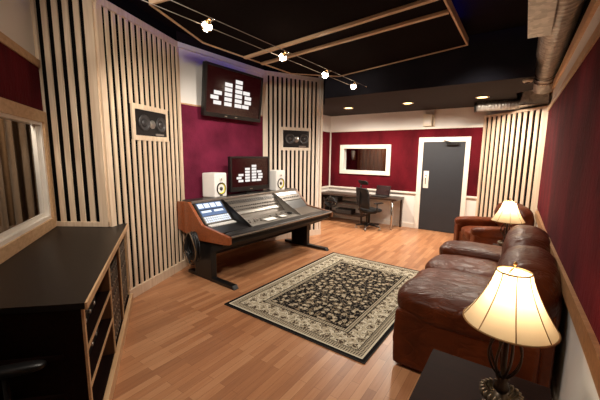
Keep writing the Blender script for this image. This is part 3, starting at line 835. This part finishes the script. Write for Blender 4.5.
# monitor
t = thing('computer_monitor', 'black flat monitor on the console showing a white brick logo', 'monitor', on_console(1.31, 1.0, 1.0735), CR+radians(-3))
mt = T(0, -.02, .355)
MB().box(-.435, .435, -.0, .06, -.31, .275, mt, bev=.01).build('casing', 'black', t)
b = MB()
for x0, x1, z0, z1 in ((-.435, -.405, -.31, .275), (.405, .435, -.31, .275), (-.405, .405, .245, .275), (-.405, .405, -.31, -.235)): b.box(x0, x1, -.014, 0, z0, z1, mt)
b.build('bezel', 'black', t)
MB().box(-.405, .405, -.003, 0, -.235, .245, mt).build('screen', 'screen', t)
logo(t, .0, -.155, .108, mt @ T(0, -.0035, 0))
b = MB(); b.box(-.16, .16, -.09, .10, 0, .014, bev=.004); b.box(-.05, .05, .03, .06, .014, .1); b.build('stand', 'black', t)
MB().box(-.03, .03, -.016, -.013, -.285, -.272, mt).build('badge', 'silver', t)

# coiled cables hung on the console end
def coil(label, loc, rz, n=7, drop=.34, width=.11, light=1, seed=1):
    rnd = random.Random(seed)
    t = thing('cable_coil', label, 'cable', loc, rz)
    hook = MB(); hook.tube([(0, .02, .0), (0, -.05, .0), (0, -.06, .03)], .008, 8); hook.build('hook', 'steel', t)
    for k in range(n):
        w_ = width*(.7+.5*rnd.random()); h_ = drop*(.75+.35*rnd.random()); x0 = (rnd.random()-.5)*.10; y0 = -.012-.01*k*.6
        pts = []
        for i in range(28):
            a = 2*pi*i/28
            pts.append((x0*(.5-.5*cos(a)) + w_*sin(a)*(1-.25*cos(a)), y0+.008*sin(3*a+k), .01 - h_*(1-cos(a))/2))
        MB().tube(pts, .008, 8, closed=True).build('loop', 'tan_cable' if k >= n-light else 'cable', t)
    return t
p = con @ Vector((-.012, .70, .66))
coil('bundle of coiled black cables hung on the cherry wood console end', p[:], CR - pi/2, n=16, drop=.40, width=.125, light=1)

# ------------------------------------------------------------------ rug
RX, RY = .88, 1.25
rug = MB().box(-RX, RX, -RY, RY, 0, .012, bev=.004).build('area_rug', rug_mat(RX, RY))
rug.location = (-1.815, 3.60, .0005); rug.rotation_euler = (0, 0, radians(-1.0))
b = MB()
for x0, x1, y0, y1 in ((-RX-.006, -RX, -RY-.006, RY+.006), (RX, RX+.006, -RY-.006, RY+.006), (-RX, RX, -RY-.006, -RY), (-RX, RX, RY, RY+.006)): b.box(x0, x1, y0, y1, 0, .011)
b.build('edge_binding', 'black_matte', rug)
tag(rug, 'black and beige floral oriental rug lying on the laminate floor', 'rug')

# ------------------------------------------------------------------ low cabinet under the window
nf = Vector((-1.90, .645)); ff = Vector((-3.69, 1.765)); dv = (ff-nf).normalized(); CL = (ff-nf).length
t = thing('equipment_cabinet', 'long low black-topped cabinet under the near left window', 'cabinet', (nf.x, nf.y, 0), atan2(dv.y, dv.x))
# local: x along the front from the near end to the far end, +y into the room is negative => depth runs to -y... room is on +y? check sign
ang = atan2(dv.y, dv.x)
inv = Matrix.Rotation(-ang, 4, 'Z') @ T(-nf.x, -nf.y, 0)
def loc2(x, y): v = inv @ Vector((x, y, 0)); return (v.x, v.y)
bn = loc2(-2.385, .150); bf = loc2(-4.13, 1.24)
sgn = 1 if bn[1] > 0 else -1      # depth direction in local y
H = .94
top = [(-.012, -sgn*.02), (CL, -sgn*.02), bf, bn]
MB().prism(top, H-.035, H, 'z').build('worktop', 'black_top', t)
b = MB(); b.box(-.012, CL, min(-sgn*.022, -sgn*.034), max(-sgn*.022, -sgn*.034), H-.04, H+.001); b.build('edge_strip', 'maple', t)
def uprt(mb, x, w_, z0, z1, depth):  # an upright following the skewed depth
    k = (bn[0])/bn[1]
    y = sgn*depth
    mb.prism([(x, 0), (x+w_, 0), (x+w_+k*y, y), (x+k*y, y)], z0, z1, 'z')
b = MB(); uprt(b, 0, .022, .0, H-.04, abs(bn[1])-.02); b.build('end_panel', 'dark_wood', t)
b = MB(); b.box(0, .03, min(0, -sgn*.012), max(0, -sgn*.012), .06, H-.04); b.build('stile', 'maple', t)
b = MB(); uprt(b, CL-.03, .024, .0, H-.04, .45); b.build('end_panel', 'maple', t)
o = b = None
for x in (.87, 1.46):
    b = MB(); uprt(b, x, .022, .07, H-.04, .45); b.build('divider', 'brown_panel', t)
    b = MB(); b.box(x, x+.024, min(0, -sgn*.008), max(0, -sgn*.008), .07, H-.04); b.build('stile', 'maple', t)
MB().box(.0, CL-.01, min(.0, sgn*.02), max(.0, sgn*.02), .0, .07).build('plinth', 'maple', t)
MB().box(.03, CL-.02, min(0, -sgn*.035), max(0, -sgn*.035), .0, .10, bev=.004).build('baseboard', 'maple', t)
b = MB(); k = bn[0]/bn[1]; y = sgn*.5
b.prism([(.02, sgn*.48), (CL-.02, sgn*.48), (CL-.02, sgn*.5), (.02, sgn*.5)], .02, H-.04, 'z'); b.build('back_panel', 'slot', t)
for z in (.085, .40, .635):
    b = MB(); b.prism([(.022, 0), (.87, 0), (.87, sgn*.46), (.022, sgn*.46)], z-.011, z+.011, 'z'); o = b.build('shelf', 'dark_wood', t)
    MB().box(.022, .87, min(0, -sgn*.006), max(0, -sgn*.006), z-.012, z+.012).build('shelf_edge', 'maple', o)
MB().prism([(.89, 0), (1.46, 0), (1.46, sgn*.46), (.89, sgn*.46)], .075, .09, 'z').build('shelf', 'dark_wood', t)
MB().prism([(1.48, 0), (CL-.03, 0), (CL-.03, sgn*.40), (1.48, sgn*.40)], .075, .09, 'z').build('shelf', 'dark_wood', t)
cab = Matrix.Translation((nf.x, nf.y, 0)) @ Rz(ang)
def cab_thing(name, label, cat, x, d, z, group=None): 
    p = cab @ Vector((x, sgn*d, z)); return thing(name, label, cat, p[:], ang, group)
def rack_unit(x, z, w_, h_, label, kind):
    t = cab_thing('rack_unit', label, 'rack equipment', x, .02, z, 'rack units in the cabinet')
    y0, y1 = sorted((sgn*.01, sgn*.2)); MB().box(0, w_, y0, y1, 0, h_-.004).build('chassis', 'black_matte', t)
    y0, y1 = sorted((sgn*.01, -sgn*.004)); MB().box(0, w_, y0, y1, 0, h_-.004, bev=.002).build('faceplate', 'black' if kind else 'mixer_dark', t)
    b = MB(); y0, y1 = sorted((-sgn*.004, -sgn*.016)); b.box(0, .02, y0, y1, 0, .018, bev=.003)
    each('knob', 'silver', t, b, [T(.05+k*w_*.13, 0, h_*.35) for k in range(6)])
    b = MB(); y0, y1 = sorted((-sgn*.004, -sgn*.007)); b.box(w_*.84, w_*.93, y0, y1, h_*.3, h_*.7); b.build('display', 'mixer', t)
zz = .0905
for i, (h_, lab) in enumerate(((.13, 'bottom rack unit in the middle cabinet bay'), (.09, 'second rack unit from the bottom of the middle cabinet bay'), (.135, 'third rack unit from the bottom of the middle cabinet bay'), (.09, 'fourth rack unit from the bottom of the middle cabinet bay'), (.135, 'fifth rack unit from the bottom in the middle cabinet bay'), (.09, 'topmost rack unit in the middle cabinet bay'))):
    rack_unit(.90, zz, .55, h_, lab, i % 2); zz += h_+.002
zz = .0905
for i, (h_, lab) in enumerate(((.2, 'bottom rack unit in the far cabinet bay'), (.18, 'second rack unit up in the far cabinet bay'), (.18, 'third rack unit up in the far cabinet bay'), (.12, 'topmost rack unit in the far cabinet bay'))):
    rack_unit(1.49, zz, CL-.03-1.50, h_, lab, (i+1) % 2); zz += h_+.002
# gear on the near shelves
for x, z, w_, h_, lab in ((.18, .412, .5, .10, 'dark amplifier box on the middle shelf of the near cabinet bay'), (.2, .647, .46, .08, 'dark player box on the top shelf of the near cabinet bay')):
    t = cab_thing('amplifier', lab, 'amplifier', x, .06, z)
    y0, y1 = sorted((0, sgn*.3)); MB().box(0, w_, y0, y1, 0, h_, bev=.004).build('case', 'black', t)
    b = MB(); b.lathe([(.016, 0), (.014, .014), (0, .015)], 14, cap=False)
    each('knob', 'silver', t, b, [T(.1+k*.13, 0, h_*.55) @ Rx(pi/2*sgn) for k in range(3)])
    b = MB(); y0, y1 = sorted((0, -sgn*.003)); b.box(w_-.1, w_-.04, y0, y1, h_*.4, h_*.65); b.build('display', 'mixer', t)

# ------------------------------------------------------------------ sofa along the right wall
t = thing('leather_sofa', 'long overstuffed dark brown leather sofa against the right wall', 'sofa', (0, 0, 0))
SY0, SY1 = 2.46, 4.62
b = MB(); b.box(-.70, .22, SY0+.05, SY1-.05, .04, .40, bev=.03); b.build('base', 'leather', t)
b = MB()
b.prism([(-.765, .03), (-.775, .25), (-.765, .50), (.20, .52), (.20, .03)], SY0, SY0+.50, 'y', bev=.03)
b.puff((-.30, SY0+.31, .535), (1.02, .66, .27), p=3.3, res=18, wrinkle=.007, seed=2)
b.build('armrest', 'leather', t)
b = MB()
b.prism([(-.745, .03), (-.755, .25), (-.745, .48), (.16, .50), (.16, .03)], SY1-.48, SY1, 'y', bev=.03)
b.puff((-.32, SY1-.26, .545), (.96, .54, .24), p=3.6, res=18, wrinkle=.006, seed=5)
b.build('armrest', 'leather', t)
for i, yc in enumerate((3.28, 3.86)):
    b = MB(); b.puff((-.36, yc, .445), (.96, .70, .30), p=3.2, res=18, wrinkle=.010, seed=8+i); b.build('seat_cushion', 'leather2', t)
b = MB(); b.box(.06, .275, SY0+.03, SY1-.02, .05, .74, bev=.06); b.build('back_frame', 'leather', t)
for i, (y0, y1) in enumerate(((2.42, 3.66), (3.44, 4.68))):
    b = MB(); b.puff((.10, (y0+y1)/2, .72), (.43, y1-y0, .56), p=2.7, res=20, wrinkle=.012, seed=20+i); b.build('back_cushion', 'leather', t)
b = MB()
for x in (-.66, .16):
    for y in (SY0+.08, SY1-.08): b.box(x-.03, x+.03, y-.03, y+.03, 0, .05)
b.build('foot_blocks', 'black_matte', t)

# armchair in the rear corner
AR = radians(25)
t = thing('leather_armchair', 'brown leather armchair in the rear corner before the slatted panel', 'armchair', (-.33, 6.36, 0), AR)
# local: faces -x
MB().box(-.46, .36, -.44, .44, .05, .36, bev=.03).build('base', 'leather', t)
for sy in (-1, 1):
    b = MB(); b.box(-.50, .34, sy*.44-.10, sy*.44+.10, .04, .50, bev=.03)
    b.puff((-.09, sy*.44, .53), (.86, .25, .20), p=3.2, res=14, wrinkle=.006, seed=31+sy); b.build('armrest', 'leather2', t)
b = MB(); b.puff((-.12, 0, .40), (.74, .66, .22), p=3.6, res=14, wrinkle=.01, seed=40); b.build('seat_cushion', 'leather2', t)
b = MB(); b.box(.18, .40, -.46, .46, .05, .66, bev=.05); b.puff((.27, 0, .72), (.36, 1.0, .50), p=2.7, res=18, wrinkle=.012, seed=43); b.build('backrest', 'leather', t)
b = MB()
for x in (-.4, .3):
    for y in (-.38, .38): b.box(x-.03, x+.03, y-.03, y+.03, 0, .05)
b.build('foot_blocks', 'black_matte', t)

# ------------------------------------------------------------------ side tables and table lamps
def side_table(label, loc, w_, d_, h_, rz=0.):
    t = thing('side_table', label, 'side table', loc, rz)
    MB().box(-w_/2, w_/2, -d_/2, d_/2, h_-.035, h_, bev=.006).build('table_top', 'dark_wood', t)
    MB().box(-w_/2+.04, w_/2-.04, -d_/2+.04, d_/2-.04, h_-.12, h_-.035).build('apron', 'dark_wood', t)
    for sx in (-1, 1):
        for sy in (-1, 1):
            x, y = sx*(w_/2-.05), sy*(d_/2-.05)
            MB().box(x-.025, x+.025, y-.025, y+.025, 0, h_-.12, bev=.004).build('leg', 'dark_wood', t)
    MB().box(-w_/2+.05, w_/2-.05, -d_/2+.05, d_/2-.05, .14, .16).build('lower_shelf', 'dark_wood', t)
TH = .52
side_table('dark wood side table at the near end of the sofa under the large lamp', (-.075, 1.745, 0), .60, .61, TH)
side_table('dark wood side table between the sofa and the armchair', (-.02, 4.98, 0), .50, .50, TH)

def table_lamp(loc, label, power, zs):
    """bell shade over an open caged body; zs = height of the shade's lower rim above the table"""
    t = thing('table_lamp', label, 'table lamp', loc, radians(10), 'bell shaded table lamps')
    k = zs
    MB().lathe([(0, 0), (.085, 0), (.088, .012), (.07, .022), (.045, .03), (.02, .045), (0, .045)], 28).build('base', 'bronze', t)
    b = MB(); n = 22
    for i in range(n):      # crown of curled leaves
        a = 2*pi*i/n; ca, sa = cos(a), sin(a)
        b.tube([(.02*ca, .02*sa, .05), (.05*ca, .05*sa, .055), (.078*ca, .078*sa, .085), (.085*ca, .085*sa, .108), (.07*ca, .07*sa, .116)], .007, 6, radii=[.008, .011, .011, .008, .004])
    b.lathe([(.035, .04), (.06, .06), (.03, .09), (.02, .115)], 20); b.build('leaf_crown', 'pewter', t)
    z0, z1 = .19, k-.03
    MB().lathe([(.022, .105), (.035, .125), (.03, .15), (.02, .165), (.03, .185), (.012, .195), (.012, z1), (.03, z1+.005), (.028, z1+.02), (.012, z1+.03)], 18).build('stem', 'bronze', t)
    for i in range(8):
        a = 2*pi*i/8; pts = []
        for j in range(11):
            s_ = j/10; r = .02+.05*sin(pi*s_)**.8; aa = a+.35*s_
            pts.append((r*cos(aa), r*sin(aa), z0+(z1-z0)*s_))
        MB().tube(pts, .0055, 6).build('cage_wire', 'bronze', t)
    hs = .252; R1_, R0_ = .188, .070
    prof = []
    for j in range(15):
        s_ = j/14; r = R0_+(R1_-R0_)*((1-s_)**1.55*.72+(1-s_)*.28); prof.append((r, k+hs*s_))
    # bell shade with slightly scalloped panels
    sh = MB(); bmv = bmesh.new(); n = 48; rings = []
    for r, z in prof: rings.append([bmv.verts.new((r*(1-.012*abs(sin(4*2*pi*i/n)))*cos(2*pi*i/n), r*(1-.012*abs(sin(4*2*pi*i/n)))*sin(2*pi*i/n), z)) for i in range(n)])
    for a, c in zip(rings, rings[1:]):
        for i in range(n):
            f = bmv.faces.new((a[i], a[(i+1) % n], c[(i+1) % n], c[i])); f.smooth = True
    sh.merge(bmv); o = sh.build('lamp_shade', 'shade', t)
    MB().tube([(R1_*cos(2*pi*i/40), R1_*sin(2*pi*i/40), k) for i in range(40)], .0045, 6, closed=True).build('rim', 'shade_trim', o); MB().tube([(R0_*cos(2*pi*i/32), R0_*sin(2*pi*i/32), k+hs) for i in range(32)], .004, 6, closed=True).build('rim', 'shade_trim', o)
    b = MB(); b.tube([(r+.001, 0, z) for r, z in prof], .0026, 5)
    each('seam', 'shade_trim', o, b, [Rz(2*pi*i/8) for i in range(8)])
    b = MB(); b.cyl((0, 0, k-.01), (0, 0, k+.06), .016, 12); b.build('socket', 'brass', t)
    b = MB(); b.lathe([(0, k+.06), (.014, k+.065), (.03, k+.11), (.022, k+.14), (0, k+.15)], 16); b.build('bulb', 'bulb', t)
    b = MB()
    b.tube([(0, 0, k+.27), (0, 0, k+hs+.03)], .003, 6)
    b.lathe([(0, k+hs+.025), (.007, k+hs+.03), (.008, k+hs+.04), (0, k+hs+.05)], 10); b.build('finial', 'brass', t)
    b = MB()
    for i in range(3):
        a = 2*pi*i/3; b.tube([(0, 0, k+.272), (R0_*cos(a), R0_*sin(a), k+hs)], .002, 5)
    for s_ in (-1, 1):
        b.tube([(s_*.012, 0, k+.02), (s_*.05, 0, k+.06), (s_*.055, 0, k+.16), (s_*.02, 0, k+.25), (0, 0, k+.272)], .002, 5)
    b.build('harp', 'brass', t)
    for j in range(2):
        li = bpy.data.lights.new('lamp_bulb', 'POINT'); li.energy = power; li.color = (1, .87, .66); li.shadow_soft_size = .035
        lo_ = bpy.data.objects.new('lamp_bulb', li); C.objects.link(lo_); lo_.location = (loc[0], loc[1], loc[2]+k+.19)
        break
table_lamp((.006, 1.70, TH), 'large lit table lamp with bell shade beside the near sofa end', 5.5, .46)
table_lamp((-.115, 4.90, TH), 'lit table lamp with bell shade between sofa and armchair', 7, .40)

# ------------------------------------------------------------------ rear desk, chair, laptop
t = thing('work_desk', 'long narrow dark work desk under the far window', 'desk', (-4.47, 7.2, 0))
MB().box(0, 2.13, 0, .585, .70, .745, bev=.005).build('desk_top', 'desk_wood', t)
MB().box(.0, .04, .03, .56, 0, .70).build('end_panel', 'desk_wood', t)
MB().cyl((2.02, .04, 0), (2.02, .04, .70), .025, 14).build('leg', 'steel', t)
MB().box(2.07, 2.11, .48, .56, 0, .70).build('leg', 'desk_wood', t)
t = thing('shelf_rack', 'low dark two-shelf rack standing under the far desk', 'shelf', (-4.33, 7.26, 0))
for z in (.2, .50):
    MB().box(.0, 1.12, 0, .40, z, z+.03).build('shelf', 'desk_wood', t)
for x in (.0, 1.08):
    for y in (0, .36): MB().box(x, x+.04, y, y+.04, 0, .62).build('post', 'desk_wood', t)
for x, z, w_, lab in ((.12, .5315, .30, 'dark equipment box on the upper shelf under the far desk'), (.35, .2315, .46, 'dark equipment box on the lower shelf under the far desk')):
    t2 = thing('equipment_box', lab, 'equipment box', (-4.33+x, 7.30, z))
    MB().box(0, w_, 0, .26, 0, .12, bev=.006).build('case', 'black', t2)
    MB().box(.02, w_-.02, -.004, 0, .02, .10).build('faceplate', 'mixer_dark', t2)
coil('bundle of black cables hanging below the left end of the far desk', (-4.05, 7.19, .66), 0, n=8, drop=.26, width=.14, light=0, seed=4)

t = thing('laptop', 'open dark laptop standing on the far desk', 'laptop', (-2.83, 7.42, .746), radians(-8))
MB().box(-.19, .19, -.13, .12, 0, .018, bev=.003).build('base', 'black', t)
MB().box(-.16, .16, -.05, .10, .018, .021).build('keyboard', 'knob', t)
mt = T(0, .12, .018) @ Rx(radians(-14))
o = MB().box(-.19, .19, 0, .012, 0, .25, mt, bev=.003).build('lid', 'black', t)
MB().box(-.175, .175, -.002, 0, .02, .235, mt).build('screen', 'screen', o)

t = thing('office_chair', 'black mesh office chair with headrest at the far desk', 'office chair', (-2.93, 7.06, 0), radians(-28))
# local: faces +y
for i in range(5):
    a = 2*pi*i/5+.3; ca, sa = cos(a), sin(a)
    o = MB().tube([(.03*ca, .03*sa, .11), (.17*ca, .17*sa, .095), (.30*ca, .30*sa, .075)], .02, 8, radii=[.026, .02, .014]).build('base_leg', 'black', t)
    b = MB(); b.tube([(.30*ca-.022*sa, .30*sa+.022*ca, .03), (.30*ca+.022*sa, .30*sa-.022*ca, .03)], .03, 14); b.cyl((.30*ca, .30*sa, .03), (.30*ca, .30*sa, .075), .008, 8); b.build('caster', 'silver', o)
MB().lathe([(.035, .09), (.035, .14), (.025, .14), (.025, .38)], 16).build('gas_lift', 'steel', t)
MB().box(-.10, .10, -.12, .12, .37, .42, bev=.01).build('tilt_mechanism', 'black', t)
MB().puff((0, .02, .455), (.50, .48, .09), p=3.2, res=12).build('seat', 'black_matte', t)
def curved_panel(x0, x1, z0, z1, y0, dep, th, rnd=.2):
    b = MB(); bb = bmesh.new(); n, m_ = 12, 12; A = []; B = []
    for j in range(m_+1):
        z = z0+(z1-z0)*j/m_
        ra, rb = [], []
        for i in range(n+1):
            s_ = i/n*2-1; tt = j/m_*2-1
            k = (1-rnd*abs(tt)**3)
            x = (x0+x1)/2+s_*(x1-x0)/2*k
            y = y0-dep*(1-s_*s_)-.05*tt*abs(tt)
            ra.append(bb.verts.new((x, y, z))); rb.append(bb.verts.new((x, y-th, z)))
        A.append(ra); B.append(rb)
    for j in range(m_):
        for i in range(n):
            bb.faces.new((A[j][i], A[j][i+1], A[j+1][i+1], A[j+1][i])); bb.faces.new((B[j][i], B[j+1][i], B[j+1][i+1], B[j][i+1]))
    for j in range(m_):
        bb.faces.new((A[j][0], A[j+1][0], B[j+1][0], B[j][0])); bb.faces.new((A[j][n], B[j][n], B[j+1][n], A[j+1][n]))
    for i in range(n):
        bb.faces.new((A[0][i], B[0][i], B[0][i+1], A[0][i+1])); bb.faces.new((A[m_][i], A[m_][i+1], B[m_][i+1], B[m_][i]))
    bmesh.ops.recalc_face_normals(bb, faces=bb.faces)
    for f in bb.faces: f.smooth = True
    b.merge(bb); return b
curved_panel(-.235, .235, .52, 1.0, -.20, .05, .025).build('backrest', 'mesh', t)
MB().tube([(0, -.10, .40), (0, -.27, .42), (0, -.305, .6), (0, -.30, .9), (0, -.27, 1.08)], .018, 8).build('back_spine', 'black', t)
curved_panel(-.16, .16, 1.07, 1.17, -.20, .03, .03, .3).build('headrest', 'mesh', t)
for sx in (-1, 1):
    o = MB().tube([(sx*.24, -.02, .42), (sx*.29, -.02, .45), (sx*.29, -.02, .64)], .016, 8).build('arm_post', 'black', t)
    MB().puff((sx*.29, .02, .655), (.08, .26, .035), p=4, res=6).build('arm_pad', 'black', o)

# ------------------------------------------------------------------ chair at the near left corner (only an armrest reaches the picture)
t = thing('desk_chair', 'black padded chair arm reaching in at the bottom left corner', 'chair', (-1.80, .185, 0), radians(-33))
MB().puff((0, 0, .45), (.5, .48, .10), p=3.4, res=10).build('seat', 'black_matte', t)
for sx in (-1, 1):
    o = MB().tube([(sx*.22, .0, .43), (sx*.29, 0, .46), (sx*.29, 0, .63)], .018, 8).build('arm_post', 'black', t)
    MB().puff((sx*.29, .03, .65), (.08, .28, .045), p=3, res=8).build('arm_pad', 'black', o)
curved_panel(-.22, .22, .52, .86, -.22, .05, .04).build('backrest', 'black_matte', t)
MB().tube([(0, -.05, .42), (0, -.27, .44), (0, -.29, .6)], .02, 8).build('back_spine', 'black', t)
MB().lathe([(.03, .09), (.028, .42)], 14).build('gas_lift', 'steel', t)
for i in range(5):
    a = 2*pi*i/5; ca, sa = cos(a), sin(a)
    o = MB().tube([(.02*ca, .02*sa, .11), (.28*ca, .28*sa, .075)], .018, 8).build('base_leg', 'black', t)
    b = MB(); b.tube([(.28*ca-.02*sa, .28*sa+.02*ca, .03), (.28*ca+.02*sa, .28*sa-.02*ca, .03)], .03, 12); b.cyl((.28*ca, .28*sa, .03), (.28*ca, .28*sa, .075), .008, 8); b.build('caster', 'black', o)

# ------------------------------------------------------------------ added fill spots without fixtures, over the room and inside both booths
def spot(name, loc, target, energy, size, col=(1, .89, .76), soft=.12, blend=.9):
    li = bpy.data.lights.new(name, 'SPOT'); li.energy = energy; li.spot_size = radians(size); li.spot_blend = blend; li.color = col; li.shadow_soft_size = soft
    o = bpy.data.objects.new(name, li); C.objects.link(o); o.location = loc
    o.rotation_euler = (Vector(target)-Vector(loc)).to_track_quat('-Z', 'Y').to_euler()
    return o
spot('fill_spot', (-2.2, 1.0, 3.3), (-2.0, 2.2, 0), 115, 110)
spot('fill_spot', (-.9, 1.2, 3.3), (-1.4, 2.6, 0), 125, 110)
spot('fill_spot', (-1.0, -.2, 3.2), (-3.9, 3.4, 1.9), 260, 70)
spot('fill_spot', (-.45, 3.4, 3.3), (-.2, 3.8, 0), 40, 110)
spot('fill_spot', (-.45, 4.7, 3.35), (-1.0, 5.0, 0), 90, 100)
spot('booth_fill', (-3.3, 8.6, 2.6), (-3.2, 9.2, 1.2), 60, 140)  # added to light the room behind the far window
mtw, _ = frame_mtx(W0, W1)
p = mtw @ Vector((.6, -.34, 2.4)); q = mtw @ Vector((-1.4, -.65, 1.5))
spot('booth_fill', p[:], q[:], 45, 150)  # added to brighten the curtain in the vocal booth

# world: faint warm ambience
wd = bpy.data.worlds.new('world'); scene.world = wd; wd.use_nodes = True
wd.node_tree.nodes['Background'].inputs[0].default_value = (.05, .045, .04, 1)

# ------------------------------------------------------------------ camera
f_px, pit, rol, yaw = 317.26, .14311, .011815, .61226
F0 = Vector((-sin(yaw), cos(yaw), 0)); Rr0 = Vector((cos(yaw), sin(yaw), 0)); U0 = Vector((0, 0, 1))
F = F0*cos(pit)-U0*sin(pit); U = U0*cos(pit)+F0*sin(pit)
Rr = Rr0*cos(rol)+U*sin(rol); Uu = U*cos(rol)-Rr0*sin(rol)
cam = bpy.data.cameras.new('camera'); co = bpy.data.objects.new('camera', cam); C.objects.link(co)
mtx = Matrix((( Rr.x, Uu.x, -F.x, 0), (Rr.y, Uu.y, -F.y, 0), (Rr.z, Uu.z, -F.z, 1.75), (0, 0, 0, 1)))
co.matrix_world = mtx
cam.sensor_width = 36; cam.sensor_fit = 'HORIZONTAL'; cam.lens = 36*f_px/600; cam.clip_start = .02
scene.camera = co
scene.view_settings.view_transform = 'Standard'
scene.view_settings.look = 'None'
scene.view_settings.exposure = 0.0
scene.cycles.use_denoising = True
scene.cycles.max_bounces = 8
scene.cycles.sample_clamp_indirect = 4
